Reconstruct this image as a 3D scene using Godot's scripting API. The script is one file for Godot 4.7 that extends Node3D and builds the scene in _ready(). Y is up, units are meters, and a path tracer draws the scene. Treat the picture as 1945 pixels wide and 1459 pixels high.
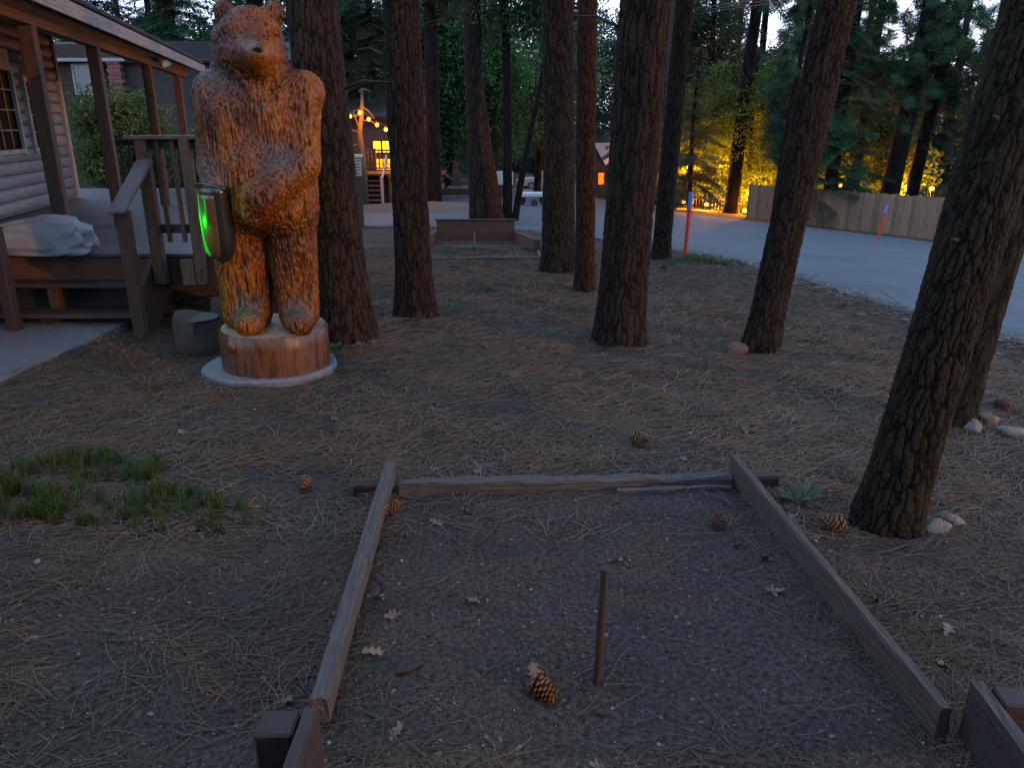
extends Node3D

# ---------------------------------------------------------------- helpers
var rng := RandomNumberGenerator.new()
var taken := {}
var M := {}
const K := 0.0377
var road_poly := PackedVector2Array()
var n_soil := FastNoiseLite.new()
var n_patch := FastNoiseLite.new()
var n_cell := FastNoiseLite.new()
var n_fine := FastNoiseLite.new()

func lin(r: float, g: float, b: float) -> Color:
	return Color(r, g, b).linear_to_srgb()

func rf(a: float, b: float) -> float:
	return rng.randf_range(a, b)

func uniq(parent: Node, called: String) -> String:
	var key := str(parent.get_instance_id()) + called
	var n: int = taken.get(key, 0)
	taken[key] = n + 1
	return called if n == 0 else "%s_%03d" % [called, n]

func thing(called: String, label: String, cat: String, pos := Vector3.ZERO, basis_ := Basis(), group := "") -> Node3D:
	var o := Node3D.new()
	o.name = uniq(self, called)
	add_child(o, true)
	o.transform = Transform3D(basis_, pos)
	tag(o, label, cat, group)
	return o

func tag(o: Node3D, label: String, cat := "", group := "", kind := "") -> Node3D:
	if label: o.set_meta("label", label)
	if cat: o.set_meta("category", cat)
	if group: o.set_meta("group", group)
	if kind: o.set_meta("kind", kind)
	return o

func part(parent: Node3D, called: String, mesh: Mesh, mat: Material, pos := Vector3.ZERO, basis_ := Basis()) -> MeshInstance3D:
	var o := MeshInstance3D.new()
	o.mesh = mesh
	o.material_override = mat
	o.name = uniq(parent, called)
	o.transform = Transform3D(basis_, pos)
	parent.add_child(o, true)
	return o

func copies(parent: Node3D, called: String, mesh: Mesh, mat: Material, xf: Array, cols: Array = []) -> MultiMeshInstance3D:
	var mm := MultiMesh.new()
	mm.transform_format = MultiMesh.TRANSFORM_3D
	mm.use_colors = cols.size() > 0
	mm.instance_count = xf.size()
	mm.mesh = mesh
	for i in xf.size():
		mm.set_instance_transform(i, xf[i])
		if cols.size() > 0: mm.set_instance_color(i, cols[i])
	var o := MultiMeshInstance3D.new()
	o.multimesh = mm
	o.material_override = mat
	o.name = uniq(parent, called)
	o.set_meta("kind", "stuff")
	parent.add_child(o, true)
	return o

func dup(src: Node3D, called: String, label: String, pos: Vector3, basis_ := Basis()) -> Node3D:
	var o: Node3D = src.duplicate()
	o.name = uniq(self, called)
	add_child(o, true)
	o.transform = Transform3D(basis_, pos)
	if label: o.set_meta("label", label)
	return o

func yaw(deg: float) -> Basis:
	return Basis(Vector3.UP, deg_to_rad(deg))

func eul(x: float, y: float, z: float) -> Basis:
	return Basis.from_euler(Vector3(deg_to_rad(x), deg_to_rad(y), deg_to_rad(z)))

func along(dir: Vector3, up := Vector3.UP) -> Basis:   # local x runs along dir
	var x := dir.normalized()
	var z := x.cross(up).normalized()
	return Basis(x, z.cross(x), z)

func yto(dir: Vector3) -> Basis:   # local y runs along dir
	var y := dir.normalized()
	var x := y.cross(Vector3(0.03, 0.02, 1)).normalized()
	return Basis(x, y, x.cross(y))

# ---- meshes
func new_st(smooth := false) -> SurfaceTool:
	var st := SurfaceTool.new()
	st.begin(Mesh.PRIMITIVE_TRIANGLES)
	st.set_smooth_group(0 if smooth else -1)
	return st

func tri(st: SurfaceTool, a: Vector3, b: Vector3, c: Vector3, out: Vector3) -> void:
	if (b - a).cross(c - a).dot(out) > 0.0:
		var t := b
		b = c
		c = t
	st.add_vertex(a); st.add_vertex(b); st.add_vertex(c)

func quad(st: SurfaceTool, a: Vector3, b: Vector3, c: Vector3, d: Vector3, out: Vector3) -> void:
	tri(st, a, b, c, out); tri(st, a, c, d, out)

func done(st: SurfaceTool) -> ArrayMesh:
	st.generate_normals()
	return st.commit()

func box_to(st: SurfaceTool, c: Vector3, s: Vector3, bev := 0.004, bs := Basis()) -> void:
	var h := s * 0.5
	bev = minf(bev, minf(h.x, minf(h.y, h.z)) * 0.9)
	var f := func(sg: Vector3, ax: int) -> Vector3:
		var p := Vector3(h.x - bev, h.y - bev, h.z - bev) * sg
		p[ax] = h[ax] * sg[ax]
		return c + bs * p
	for ax in 3:
		var u := (ax + 1) % 3
		var v := (ax + 2) % 3
		for sg in [-1.0, 1.0]:
			var q := []
			for k in [[-1, -1], [1, -1], [1, 1], [-1, 1]]:
				var s3 := Vector3.ZERO
				s3[ax] = sg; s3[u] = k[0]; s3[v] = k[1]
				q.append(f.call(s3, ax))
			var o := Vector3.ZERO
			o[ax] = sg
			quad(st, q[0], q[1], q[2], q[3], bs * o)
	for ax in 3:       # edges that run along ax
		var u := (ax + 1) % 3
		var v := (ax + 2) % 3
		for k in [[-1, -1], [1, -1], [1, 1], [-1, 1]]:
			var a := Vector3.ZERO
			a[ax] = -1; a[u] = k[0]; a[v] = k[1]
			var b := a
			b[ax] = 1
			var o := a
			o[ax] = 0
			quad(st, f.call(a, u), f.call(b, u), f.call(b, v), f.call(a, v), bs * o)
	for sx in [-1.0, 1.0]:
		for sy in [-1.0, 1.0]:
			for sz in [-1.0, 1.0]:
				var s3 := Vector3(sx, sy, sz)
				tri(st, f.call(s3, 0), f.call(s3, 1), f.call(s3, 2), bs * s3)

var box_cache := {}
func box(x: float, y: float, z: float, bev := 0.004) -> ArrayMesh:
	var key := "%.4f %.4f %.4f %.4f" % [x, y, z, bev]
	if not box_cache.has(key):
		var st := new_st()
		box_to(st, Vector3.ZERO, Vector3(x, y, z), bev)
		box_cache[key] = done(st)
	return box_cache[key]

func tube_to(st: SurfaceTool, pts: Array, rad: Array, n := 10, caps := true) -> void:
	var rings := []
	var dir: Vector3 = (pts[1] - pts[0]).normalized()
	var ref := Vector3(1, 0, 0) if absf(dir.x) < 0.8 else Vector3(0, 0, 1)
	var side := dir.cross(ref).normalized()
	for i in pts.size():
		var d: Vector3 = (pts[mini(i + 1, pts.size() - 1)] - pts[maxi(i - 1, 0)])
		if d.length() < 1e-6: d = dir
		d = d.normalized()
		side = (side - d * side.dot(d)).normalized()
		var up := d.cross(side)
		var ring := []
		for k in n:
			var a := TAU * k / n
			ring.append(pts[i] + (side * cos(a) + up * sin(a)) * rad[i])
		rings.append(ring)
	for i in pts.size() - 1:
		for k in n:
			var k2 := (k + 1) % n
			var mid: Vector3 = (rings[i][k] + rings[i][k2] + rings[i + 1][k]) / 3.0 - (pts[i] + pts[i + 1]) * 0.5
			quad(st, rings[i][k], rings[i][k2], rings[i + 1][k2], rings[i + 1][k], mid)
	if caps:
		for e in [0, pts.size() - 1]:
			var o: Vector3 = (pts[0] - pts[1]) if e == 0 else (pts[e] - pts[e - 1])
			for k in n:
				tri(st, pts[e], rings[e][k], rings[e][(k + 1) % n], o)

func tube(pts: Array, rad: Array, n := 10, smooth := true) -> ArrayMesh:
	var st := new_st(smooth)
	tube_to(st, pts, rad, n)
	return done(st)

func cyl(r: float, h: float, n := 16, bev := 0.0) -> ArrayMesh:  # base at 0
	var st := new_st()
	if bev > 0.0:
		tube_to(st, [Vector3(0, 0, 0), Vector3(0, bev, 0), Vector3(0, h - bev, 0), Vector3(0, h, 0)], [r - bev, r, r, r - bev], n)
	else:
		tube_to(st, [Vector3.ZERO, Vector3(0, h, 0)], [r, r], n)
	return done(st)

func rock_mesh(s: Vector3, sd: int) -> ArrayMesh:
	var sm := SphereMesh.new()
	sm.radius = 0.5; sm.height = 1.0; sm.radial_segments = 22; sm.rings = 12
	var st := SurfaceTool.new()
	st.create_from(sm, 0)
	var a := st.commit_to_arrays()
	var v: PackedVector3Array = a[Mesh.ARRAY_VERTEX]
	var nz := FastNoiseLite.new()
	nz.seed = sd; nz.frequency = 1.4; nz.fractal_octaves = 3
	var cl := FastNoiseLite.new()
	cl.seed = sd + 5; cl.noise_type = FastNoiseLite.TYPE_CELLULAR; cl.frequency = 1.6
	cl.cellular_return_type = FastNoiseLite.RETURN_DISTANCE
	for i in v.size():
		var p := v[i]
		var k := 0.85 + 0.32 * nz.get_noise_3dv(p) + 0.25 * cl.get_noise_3dv(p)
		p *= k * 1.15
		v[i] = p * s
	var b := []
	b.resize(Mesh.ARRAY_MAX)
	b[Mesh.ARRAY_VERTEX] = v
	b[Mesh.ARRAY_INDEX] = a[Mesh.ARRAY_INDEX]
	var s2 := SurfaceTool.new()
	s2.create_from_arrays(b)
	s2.generate_normals()
	return s2.commit()

# ---- materials
func ntex(sd: int, freq: float, cols: Array, offs: Array = [], w := 512, oct := 5, kind := FastNoiseLite.TYPE_SIMPLEX_SMOOTH) -> NoiseTexture2D:
	var nz := FastNoiseLite.new()
	nz.seed = sd; nz.frequency = freq; nz.noise_type = kind; nz.fractal_octaves = oct
	nz.fractal_type = FastNoiseLite.FRACTAL_FBM
	if kind == FastNoiseLite.TYPE_CELLULAR:
		nz.cellular_return_type = FastNoiseLite.RETURN_DISTANCE2_SUB
	var t := NoiseTexture2D.new()
	t.width = w; t.height = w; t.seamless = true; t.noise = nz
	if cols.size() > 0:
		var g := Gradient.new()
		var c := PackedColorArray()
		var o := PackedFloat32Array()
		for i in cols.size():
			c.append(cols[i])
			o.append(offs[i] if offs.size() > i else float(i) / (cols.size() - 1))
		g.offsets = o
		g.colors = c
		t.color_ramp = g
	return t

func plain(c: Color, rough := 0.8, metal := 0.0) -> StandardMaterial3D:
	var m := StandardMaterial3D.new()
	m.albedo_color = c; m.roughness = rough; m.metallic = metal
	return m

func triplanar(c: Color, tex: Texture2D, scale: Vector3, rough := 0.85, height: Texture2D = null, hcm := 0.3, world := false) -> StandardMaterial3D:
	var m := plain(c, rough)
	m.albedo_texture = tex
	m.uv1_triplanar = true
	m.uv1_world_triplanar = world
	m.uv1_scale = scale
	if height:
		m.heightmap_enabled = true
		m.heightmap_texture = height
		m.heightmap_scale = hcm
	return m

var t_grain: NoiseTexture2D
var t_grain_h: NoiseTexture2D
func wood(c: Color, axis: int, rough := 0.75, k := 1.0, hcm := 0.12) -> StandardMaterial3D:
	var s := Vector3(5, 5, 5) * k
	s[axis] = 0.28 * k
	var k2 := c.srgb_to_linear() * 0.58
	var m := triplanar(lin(k2.r, k2.g, k2.b), t_grain, s, rough, t_grain_h, hcm)
	m.uv1_offset = Vector3(rf(0, 1), rf(0, 1), rf(0, 1))
	return m

func lamp_mat(c: Color, e: float) -> StandardMaterial3D:
	var m := plain(c, 0.5)
	m.emission_enabled = true
	m.emission = c
	m.emission_energy_multiplier = e
	return m

# ---- ground
func slope(x: float, z: float) -> float:
	var s := ((x - 3.1) - 0.22 * (z + 14.7)) / 1.024
	return K * maxf(z, -60.0) - 0.078 * clampf(s, 0.0, 16.0)

func bumps(x: float, z: float) -> float:
	return 0.022 * n_soil.get_noise_2d(x, z) + 0.05 * n_patch.get_noise_2d(x * 0.9, z * 0.9)

func ground_y(x: float, z: float) -> float:
	var k := clampf((12.0 - absf(z)) / 4.0, 0.25, 1.0)
	var y := slope(x, z) + bumps(x, z) * k
	if Geometry2D.is_point_in_polygon(Vector2(x, z), road_poly):
		y = slope(x, z) - 0.06
	return y

func on(x: float, z: float, up := 0.0) -> Vector3:
	return Vector3(x, ground_y(x, z) + up, z)

func ground_normal(x: float, z: float) -> Vector3:
	var e := 0.06
	return Vector3(ground_y(x - e, z) - ground_y(x + e, z), 2 * e, ground_y(x, z - e) - ground_y(x, z + e)).normalized()

func polygon_sheet(poly: PackedVector2Array, lift: float, cell := 0.8) -> ArrayMesh:
	var st := new_st(true)
	var lo := poly[0]
	var hi := poly[0]
	for p in poly:
		lo = lo.min(p); hi = hi.max(p)
	var x := floorf(lo.x / cell) * cell
	while x < hi.x:
		var z := floorf(lo.y / cell) * cell
		while z < hi.y:
			var sq := PackedVector2Array([Vector2(x, z), Vector2(x + cell, z), Vector2(x + cell, z + cell), Vector2(x, z + cell)])
			for piece in Geometry2D.intersect_polygons(sq, poly):
				var idx := Geometry2D.triangulate_polygon(piece)
				for i in range(0, idx.size(), 3):
					var q := []
					for k in 3:
						var p: Vector2 = piece[idx[i + k]]
						q.append(Vector3(p.x, slope(p.x, p.y) + lift, p.y))
					var w := 0.9 + 0.38 * n_patch.get_noise_2d(x * 0.9, z * 1.6) + 0.2 * n_soil.get_noise_2d(x * 0.3, z * 0.55)
					st.set_color(Color(w, w, w))
					tri(st, q[0], q[1], q[2], Vector3.UP)
			z += cell
		x += cell
	return done(st)

# ---- trunks
func trunk_mesh(base: Vector3, top: Vector3, r0: float, r1: float, n: int, fine_to: float, step: float, plate := 0.065, depth := 0.03, flare := 1.25, bend := 0.0, tone := Color(1, 1, 1)) -> ArrayMesh:
	# base, top are local; bark plates stand proud of dark furrows
	var axis := top - base
	var length := axis.length()
	var ys := []
	var y := -0.12
	while y < length:
		ys.append(y)
		y += step if y < fine_to else step * 6.0
	ys.append(length)
	var bs := yto(axis)
	var verts := PackedVector3Array()
	var cols := PackedColorArray()
	var idx := PackedInt32Array()
	var off := Vector3(rf(-50, 50), rf(-50, 50), rf(-50, 50))
	var ph := rf(0, TAU)
	for i in ys.size():
		var t: float = clampf(ys[i] / length, 0.0, 1.0)
		var r := lerpf(r0, r1, t)
		var fl := exp(-maxf(ys[i], 0.0) / (r0 * 1.6))
		var ctr := base + bs * Vector3(sin(t * 5.0 + ph) * bend, ys[i], cos(t * 4.0 + ph) * bend)
		for k in n + 1:
			var a := TAU * (k % n) / n
			var ca := cos(a)
			var sa := sin(a)
			var root := 1.0 + fl * ((flare - 1.0) * (1.0 + 0.35 * sin(a * 4.0 + ph) + 0.2 * sin(a * 7.0 + ph * 2.0)))
			var p := Vector3(ca * r / plate, ys[i] / (plate * 6.5), sa * r / plate) + off
			var wob := n_fine.get_noise_3d(p.x * 0.8, p.y * 2.6, p.z * 0.8)
			var wob2 := n_fine.get_noise_3d(p.z * 0.8 + 9.0, p.y * 2.6, p.x * 0.8)
			p.x += 0.5 * wob
			p.z += 0.5 * wob2
			p.y += 0.3 * wob2
			var d := n_cell.get_noise_3dv(p) + 1.0
			var pl := smoothstep(0.0, 0.2, d) * (0.75 + 0.25 * smoothstep(0.2, 0.6, d))
			var d2 := n_cell.get_noise_3d(p.x * 2.1 + 20.0, p.y * 2.9, p.z * 2.1) + 1.0
			var crack := smoothstep(0.0, 0.16, d2)
			var f := n_fine.get_noise_3d(p.x * 3.6, p.y * 9.0, p.z * 3.6)
			var f2 := n_fine.get_noise_3d(p.x * 9.0, p.y * 30.0, p.z * 9.0)
			var big := n_fine.get_noise_3d(p.x * 0.25, p.y * 0.22, p.z * 0.25 + 3.0)
			var rr := r * root * (1.0 + 0.07 * big) + depth * ((pl - 0.7) * (0.85 + 0.7 * big) + 0.22 * (crack - 1.0) * pl + 0.40 * f + 0.36 * f2)
			verts.append(ctr + bs * Vector3(ca * rr, 0, sa * rr))
			var c := Color(0.0045, 0.0036, 0.0033).lerp(Color(0.031, 0.0235, 0.018), clampf(pl * (0.62 + 0.25 * crack + 0.55 * f + 0.5 * f2), 0.0, 1.4))
			c = c.lerp(Color(0.034, 0.020, 0.0125), clampf(big * 1.3, 0.0, 0.55) * pl)
			cols.append(Color(c.r * tone.r, c.g * tone.g, c.b * tone.b))
	for i in ys.size() - 1:
		for k in n:
			var a := i * (n + 1) + k
			var b := a + n + 1
			idx.append_array(PackedInt32Array([a, b, a + 1, a + 1, b, b + 1]))
	var arr := []
	arr.resize(Mesh.ARRAY_MAX)
	arr[Mesh.ARRAY_VERTEX] = verts
	arr[Mesh.ARRAY_COLOR] = cols
	arr[Mesh.ARRAY_INDEX] = idx
	var st := SurfaceTool.new()
	st.create_from_arrays(arr)
	st.generate_normals()
	return st.commit()

# ---- foliage
var spray_mesh: ArrayMesh
var bough_mesh: ArrayMesh
var tuft_mesh: ArrayMesh

func leaf_to(st: SurfaceTool, p: Vector3, dir: Vector3, up: Vector3, l: float, w: float, c: Color) -> void:
	var side := dir.cross(up).normalized() * w
	var n := side.cross(dir).normalized()
	st.set_color(c)
	var mid := p + dir * l * 0.45
	tri(st, p, mid + side + n * w * 0.3, p + dir * l, up)
	tri(st, p, mid - side + n * w * 0.3, p + dir * l, up)

func rdir() -> Vector3:
	return Vector3(rng.randfn(), rng.randfn(), rng.randfn()).normalized()

func make_foliage() -> void:
	var st := new_st()
	for i in 64:      # a spray of broad leaves about one metre across, wood included
		var p := rdir() * pow(rng.randf(), 0.5) * 0.55
		p.y *= 0.5
		var g := rf(0.65, 1.35)
		leaf_to(st, p, (rdir() + p * 0.8 + Vector3(0, -0.35, 0)).normalized(), (Vector3.UP + rdir() * 0.8).normalized(), rf(0.09, 0.15), rf(0.03, 0.048), Color(g, g * rf(0.9, 1.1), g * 0.9))
	st.set_color(Color(0.5, 0.35, 0.3))
	for i in 5:
		var e := rdir() * 0.5
		e.y *= 0.4
		tube_to(st, [Vector3.ZERO, e * 0.5 + Vector3(0, 0.03, 0), e], [0.008, 0.006, 0.003], 3, false)
	spray_mesh = done(st)
	st = new_st()
	st.set_color(Color(0.9, 0.6, 0.45))
	tube_to(st, [Vector3.ZERO, Vector3(0.5, 0.05, 0), Vector3(1.0, -0.03, 0), Vector3(1.5, -0.2, 0)], [0.02, 0.015, 0.01, 0.004], 4, false)
	for s in 13:      # a drooping conifer bough with side twigs
		var t := 0.15 + s * 0.105
		var q := Vector3(t, 0.06 - 0.12 * t * t, 0)
		for sd in [-1.0, 1.0]:
			var tl := (1.6 - t) * 0.42 + 0.08
			var d := Vector3(0.7, -0.12, sd * 0.75).normalized()
			for k in 9:
				var p: Vector3 = q + d * tl * (k + 0.5) / 9.0
				for m in 3:
					var g := rf(0.6, 1.4)
					leaf_to(st, p, (d * 0.8 + rdir() * 0.8).normalized(), Vector3.UP, rf(0.06, 0.1), 0.011, Color(g, g, g * rf(0.8, 1.2)))
	bough_mesh = done(st)
	st = new_st()
	for i in 110:     # a pine tuft of long needles
		var d := (rdir() + Vector3(0.9, 0.25, 0)).normalized()
		var g := rf(0.6, 1.4)
		leaf_to(st, Vector3(rf(-0.12, 0.1), 0, 0) + d * 0.02, d, rdir(), rf(0.16, 0.26), 0.007, Color(g, g, g))
	st.set_color(Color(0.8, 0.5, 0.4))
	tube_to(st, [Vector3(-0.45, -0.05, 0), Vector3(0.1, 0, 0)], [0.012, 0.006], 3, false)
	tuft_mesh = done(st)

func rand_basis(sc: float) -> Basis:
	return Basis(rdir(), rf(0, TAU)).scaled(Vector3.ONE * sc)

func broad_crown(t: Node3D, ctr: Vector3, rad: Vector3, n: int, mat: Material, c0: Color, sc := 1.0) -> void:
	var xf := []
	var cols := []
	var lobes := []
	for i in 12:
		var d := rdir() * 0.62
		lobes.append(ctr + d * rad)
	for i in n:
		var l: Vector3 = lobes[rng.randi() % lobes.size()]
		var p: Vector3 = l + rdir() * pow(rng.randf(), 0.6) * 0.5 * rad
		xf.append(Transform3D(yaw(rf(0, 360)).rotated(rdir(), rf(0, 0.6)).scaled(Vector3.ONE * sc * rf(0.75, 1.3)), p))
		var k := rf(0.7, 1.3)
		cols.append(Color(c0.r * k * rf(0.85, 1.15), c0.g * k, c0.b * k))
	copies(t, "crown", spray_mesh, mat, xf, cols)

func conifer_crown(t: Node3D, y0: float, y1: float, r: float, n: int, mat: Material, c0: Color, lean := Vector3.ZERO) -> void:
	var xf := []
	var cols := []
	for i in n:
		var u := pow(rng.randf(), 0.8)
		var y := lerpf(y0, y1, u)
		var a := rf(0, TAU)
		var len_ := maxf(0.35, r * (1.0 - u * 0.85) * rf(0.7, 1.15)) / 1.5
		var b := Basis(Vector3.UP, a) * Basis(Vector3(0, 0, 1), rf(-0.45, 0.1)) * Basis(Vector3(1, 0, 0), rf(-0.4, 0.4))
		xf.append(Transform3D(b.scaled(Vector3(len_, len_, len_)), Vector3(0, y, 0) + lean * y))
		var k := rf(0.65, 1.3)
		cols.append(Color(c0.r * k, c0.g * k, c0.b * k))
	copies(t, "crown", bough_mesh, mat, xf, cols)

func pine_crown(t: Node3D, ctr: Vector3, rad: Vector3, n: int, mat: Material, c0: Color, sc := 1.0) -> void:
	var xf := []
	var cols := []
	var lobes := []
	for i in 16:
		lobes.append(ctr + rdir() * 0.75 * rad)
	for i in n:
		var l: Vector3 = lobes[i % lobes.size()]
		xf.append(Transform3D(rand_basis(sc * rf(0.8, 1.3)), l + rdir() * rng.randf() * 0.42 * rad))
		var k := rf(0.65, 1.3)
		cols.append(Color(c0.r * k, c0.g * k, c0.b * k))
	copies(t, "crown", tuft_mesh, mat, xf, cols)

# ---- carved body: capsules joined with a smooth minimum, meshed as surface nets
func body_mesh(caps: Array, cell: float, kk: float) -> Array:
	var lo := Vector3(1e9, 1e9, 1e9)
	var hi := -lo
	for c in caps:
		var r := maxf(c[2], c[3]) + kk + cell * 2.0
		lo = lo.min(c[0] - Vector3(r, r, r)).min(c[1] - Vector3(r, r, r))
		hi = hi.max(c[0] + Vector3(r, r, r)).max(c[1] + Vector3(r, r, r))
	var nx := int((hi.x - lo.x) / cell) + 2
	var ny := int((hi.y - lo.y) / cell) + 2
	var nz := int((hi.z - lo.z) / cell) + 2
	var f := PackedFloat32Array()
	f.resize(nx * ny * nz)
	f.fill(1.0)
	for c in caps:
		var a: Vector3 = c[0]
		var ra: float = c[2]
		var dr: float = c[3] - ra
		var ab: Vector3 = c[1] - a
		var l2 := maxf(ab.length_squared(), 1e-9)
		var r := maxf(ra, c[3]) + kk + cell * 2.0
		var p0: Vector3 = (a.min(c[1]) - Vector3(r, r, r) - lo) / cell
		var p1: Vector3 = (a.max(c[1]) + Vector3(r, r, r) - lo) / cell
		for iy in range(maxi(0, int(p0.y)), mini(ny - 1, int(p1.y) + 1)):
			for iz in range(maxi(0, int(p0.z)), mini(nz - 1, int(p1.z) + 1)):
				var row := (iy * nz + iz) * nx
				for ix in range(maxi(0, int(p0.x)), mini(nx - 1, int(p1.x) + 1)):
					var p := lo + Vector3(ix, iy, iz) * cell - a
					var t := clampf(p.dot(ab) / l2, 0.0, 1.0)
					var d := (p - ab * t).length() - ra - dr * t
					var o := f[row + ix]
					var h := maxf(kk - absf(d - o), 0.0) / kk
					f[row + ix] = minf(d, o) - h * h * kk * 0.25
	var id := PackedInt32Array()
	id.resize(nx * ny * nz)
	id.fill(-1)
	var verts := PackedVector3Array()
	var cells := PackedInt32Array()
	var step := [1, nz * nx, nx]     # x, y, z
	for iy in ny - 1:
		for iz in nz - 1:
			var row := (iy * nz + iz) * nx
			for ix in nx - 1:
				var q := row + ix
				if absf(f[q]) > cell * 2.0: continue
				var s := Vector3.ZERO
				var cnt := 0
				for e in 12:
					var ax := e / 4
					var u := (ax + 1) % 3
					var v := (ax + 2) % 3
					var ou := e & 1
					var ov := (e >> 1) & 1
					var i0: int = q + step[u] * ou + step[v] * ov
					var fa := f[i0]
					var fb: float = f[i0 + step[ax]]
					if (fa < 0.0) != (fb < 0.0):
						var p := Vector3.ZERO
						p[ax] = fa / (fa - fb); p[u] = ou; p[v] = ov
						s += p
						cnt += 1
				if cnt > 0:
					id[q] = verts.size()
					verts.append(lo + (Vector3(ix, iy, iz) + s / cnt) * cell)
					cells.append(q)
	var idx := PackedInt32Array()
	for q in cells:
		for ax in 3:
			var fa := f[q]
			var fb: float = f[q + step[ax]]
			if (fa < 0.0) == (fb < 0.0): continue
			var u: int = step[(ax + 1) % 3]
			var v: int = step[(ax + 2) % 3]
			var a := id[q]
			var b := id[q - u]
			var c := id[q - u - v]
			var d := id[q - v]
			if a < 0 or b < 0 or c < 0 or d < 0: continue
			if fa < 0.0: idx.append_array(PackedInt32Array([a, c, b, a, d, c]))
			else: idx.append_array(PackedInt32Array([a, b, c, a, c, d]))
	return [verts, idx]

func subdivide(v: PackedVector3Array, idx: PackedInt32Array) -> Array:
	var mid := {}
	var out := PackedInt32Array()
	var nv := v.duplicate()
	for i in range(0, idx.size(), 3):
		var m := [0, 0, 0]
		for k in 3:
			var a := idx[i + k]
			var b := idx[i + (k + 1) % 3]
			var key := (mini(a, b) << 24) | maxi(a, b)
			if not mid.has(key):
				mid[key] = nv.size()
				nv.append((v[a] + v[b]) * 0.5)
			m[k] = mid[key]
		out.append_array(PackedInt32Array([idx[i], m[0], m[2], m[0], idx[i + 1], m[1], m[2], m[1], idx[i + 2], m[0], m[1], m[2]]))
	return [nv, out]

func smooth_normals(v: PackedVector3Array, idx: PackedInt32Array) -> PackedVector3Array:
	var n := PackedVector3Array()
	n.resize(v.size())
	for i in range(0, idx.size(), 3):
		var a := idx[i]
		var b := idx[i + 1]
		var c := idx[i + 2]
		var fn := (v[c] - v[a]).cross(v[b] - v[a])
		n[a] += fn; n[b] += fn; n[c] += fn
	for i in n.size():
		n[i] = n[i].normalized()
	return n

# ================================================================ the scene
func _ready() -> void:
	rng.seed = 20240611
	# ---------------- camera
	var cam := Camera3D.new()
	cam.name = "camera"
	cam.fov = 53.414
	cam.near = 0.05
	cam.far = 400.0
	cam.position = Vector3(0, 1.7, 0)
	cam.rotation_degrees = Vector3(-18.654, 0, 0)
	add_child(cam)
	cam.current = true
	# ---------------- sky, air, exposure
	var sm := ProceduralSkyMaterial.new()
	sm.sky_top_color = Color(0.70, 0.82, 1.0)
	sm.sky_horizon_color = Color(0.93, 0.94, 1.0)
	sm.sky_curve = 0.12
	sm.sky_energy_multiplier = 1.15
	sm.ground_bottom_color = Color(0.05, 0.05, 0.05)
	sm.ground_horizon_color = Color(0.2, 0.2, 0.22)
	var sky := Sky.new()
	sky.sky_material = sm
	var env := Environment.new()
	env.background_mode = Environment.BG_SKY
	env.sky = sky
	env.tonemap_mode = Environment.TONE_MAPPER_LINEAR
	env.tonemap_exposure = 1.9
	env.sdfgi_enabled = true
	env.ssao_enabled = true
	env.ssil_enabled = true
	var we := WorldEnvironment.new()
	we.name = "world_environment"
	we.environment = env
	add_child(we)
	# ---------------- last glow of the evening sky, from the open road on the right
	var sun := DirectionalLight3D.new()
	sun.name = "evening_light"
	sun.light_color = Color(1.0, 0.95, 0.9)
	sun.light_energy = 0.06
	sun.light_angular_distance = 25.0
	sun.shadow_enabled = true
	sun.rotation_degrees = Vector3(-50, 60, 0)
	add_child(sun)
	# ---------------- noise fields
	n_soil.seed = 3; n_soil.frequency = 2.2; n_soil.fractal_octaves = 4
	n_patch.seed = 8; n_patch.frequency = 0.35; n_patch.fractal_octaves = 3
	n_cell.seed = 5; n_cell.noise_type = FastNoiseLite.TYPE_CELLULAR; n_cell.frequency = 1.0
	n_cell.cellular_return_type = FastNoiseLite.RETURN_DISTANCE2_SUB; n_cell.fractal_type = FastNoiseLite.FRACTAL_NONE
	n_cell.cellular_jitter = 1.0
	n_fine.seed = 6; n_fine.frequency = 0.5; n_fine.fractal_octaves = 3
	road_poly = PackedVector2Array([Vector2(7.5, 8), Vector2(6.4, 3), Vector2(5.6, -1.5), Vector2(5.15, -4.5), Vector2(4.86, -7), Vector2(4.45, -8.7), Vector2(4.28, -11.6), Vector2(4.0, -12.9), Vector2(3.1, -14.7), Vector2(1.6, -17.2), Vector2(0.35, -18.7), Vector2(-2.2, -19.8), Vector2(-4.5, -19.95), Vector2(-8, -22.5), Vector2(-11, -27.7), Vector2(-19.4, -33), Vector2(-45, -46), Vector2(-45, -62), Vector2(-24, -50), Vector2(-14, -36), Vector2(-9, -29.4), Vector2(-5.4, -28.4), Vector2(-4.2, -29.3), Vector2(-3.4, -36), Vector2(-1.5, -37), Vector2(0.4, -44), Vector2(1.5, -96), Vector2(6.5, -96), Vector2(6.1, -50), Vector2(6.4, -37), Vector2(8.4, -35), Vector2(9.7, -32.3), Vector2(12.3, -29.1), Vector2(15.6, -23.6), Vector2(17.6, -18), Vector2(19.4, -8), Vector2(20.5, 8)])
	make_materials()
	make_foliage()
	build_ground()
	build_house()
	build_added_cabin()
	build_far_places()
	build_near_trees()
	build_forest()
	build_statue()
	build_pits()
	build_litter()
	build_road_edge()
	build_lights()

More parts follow.
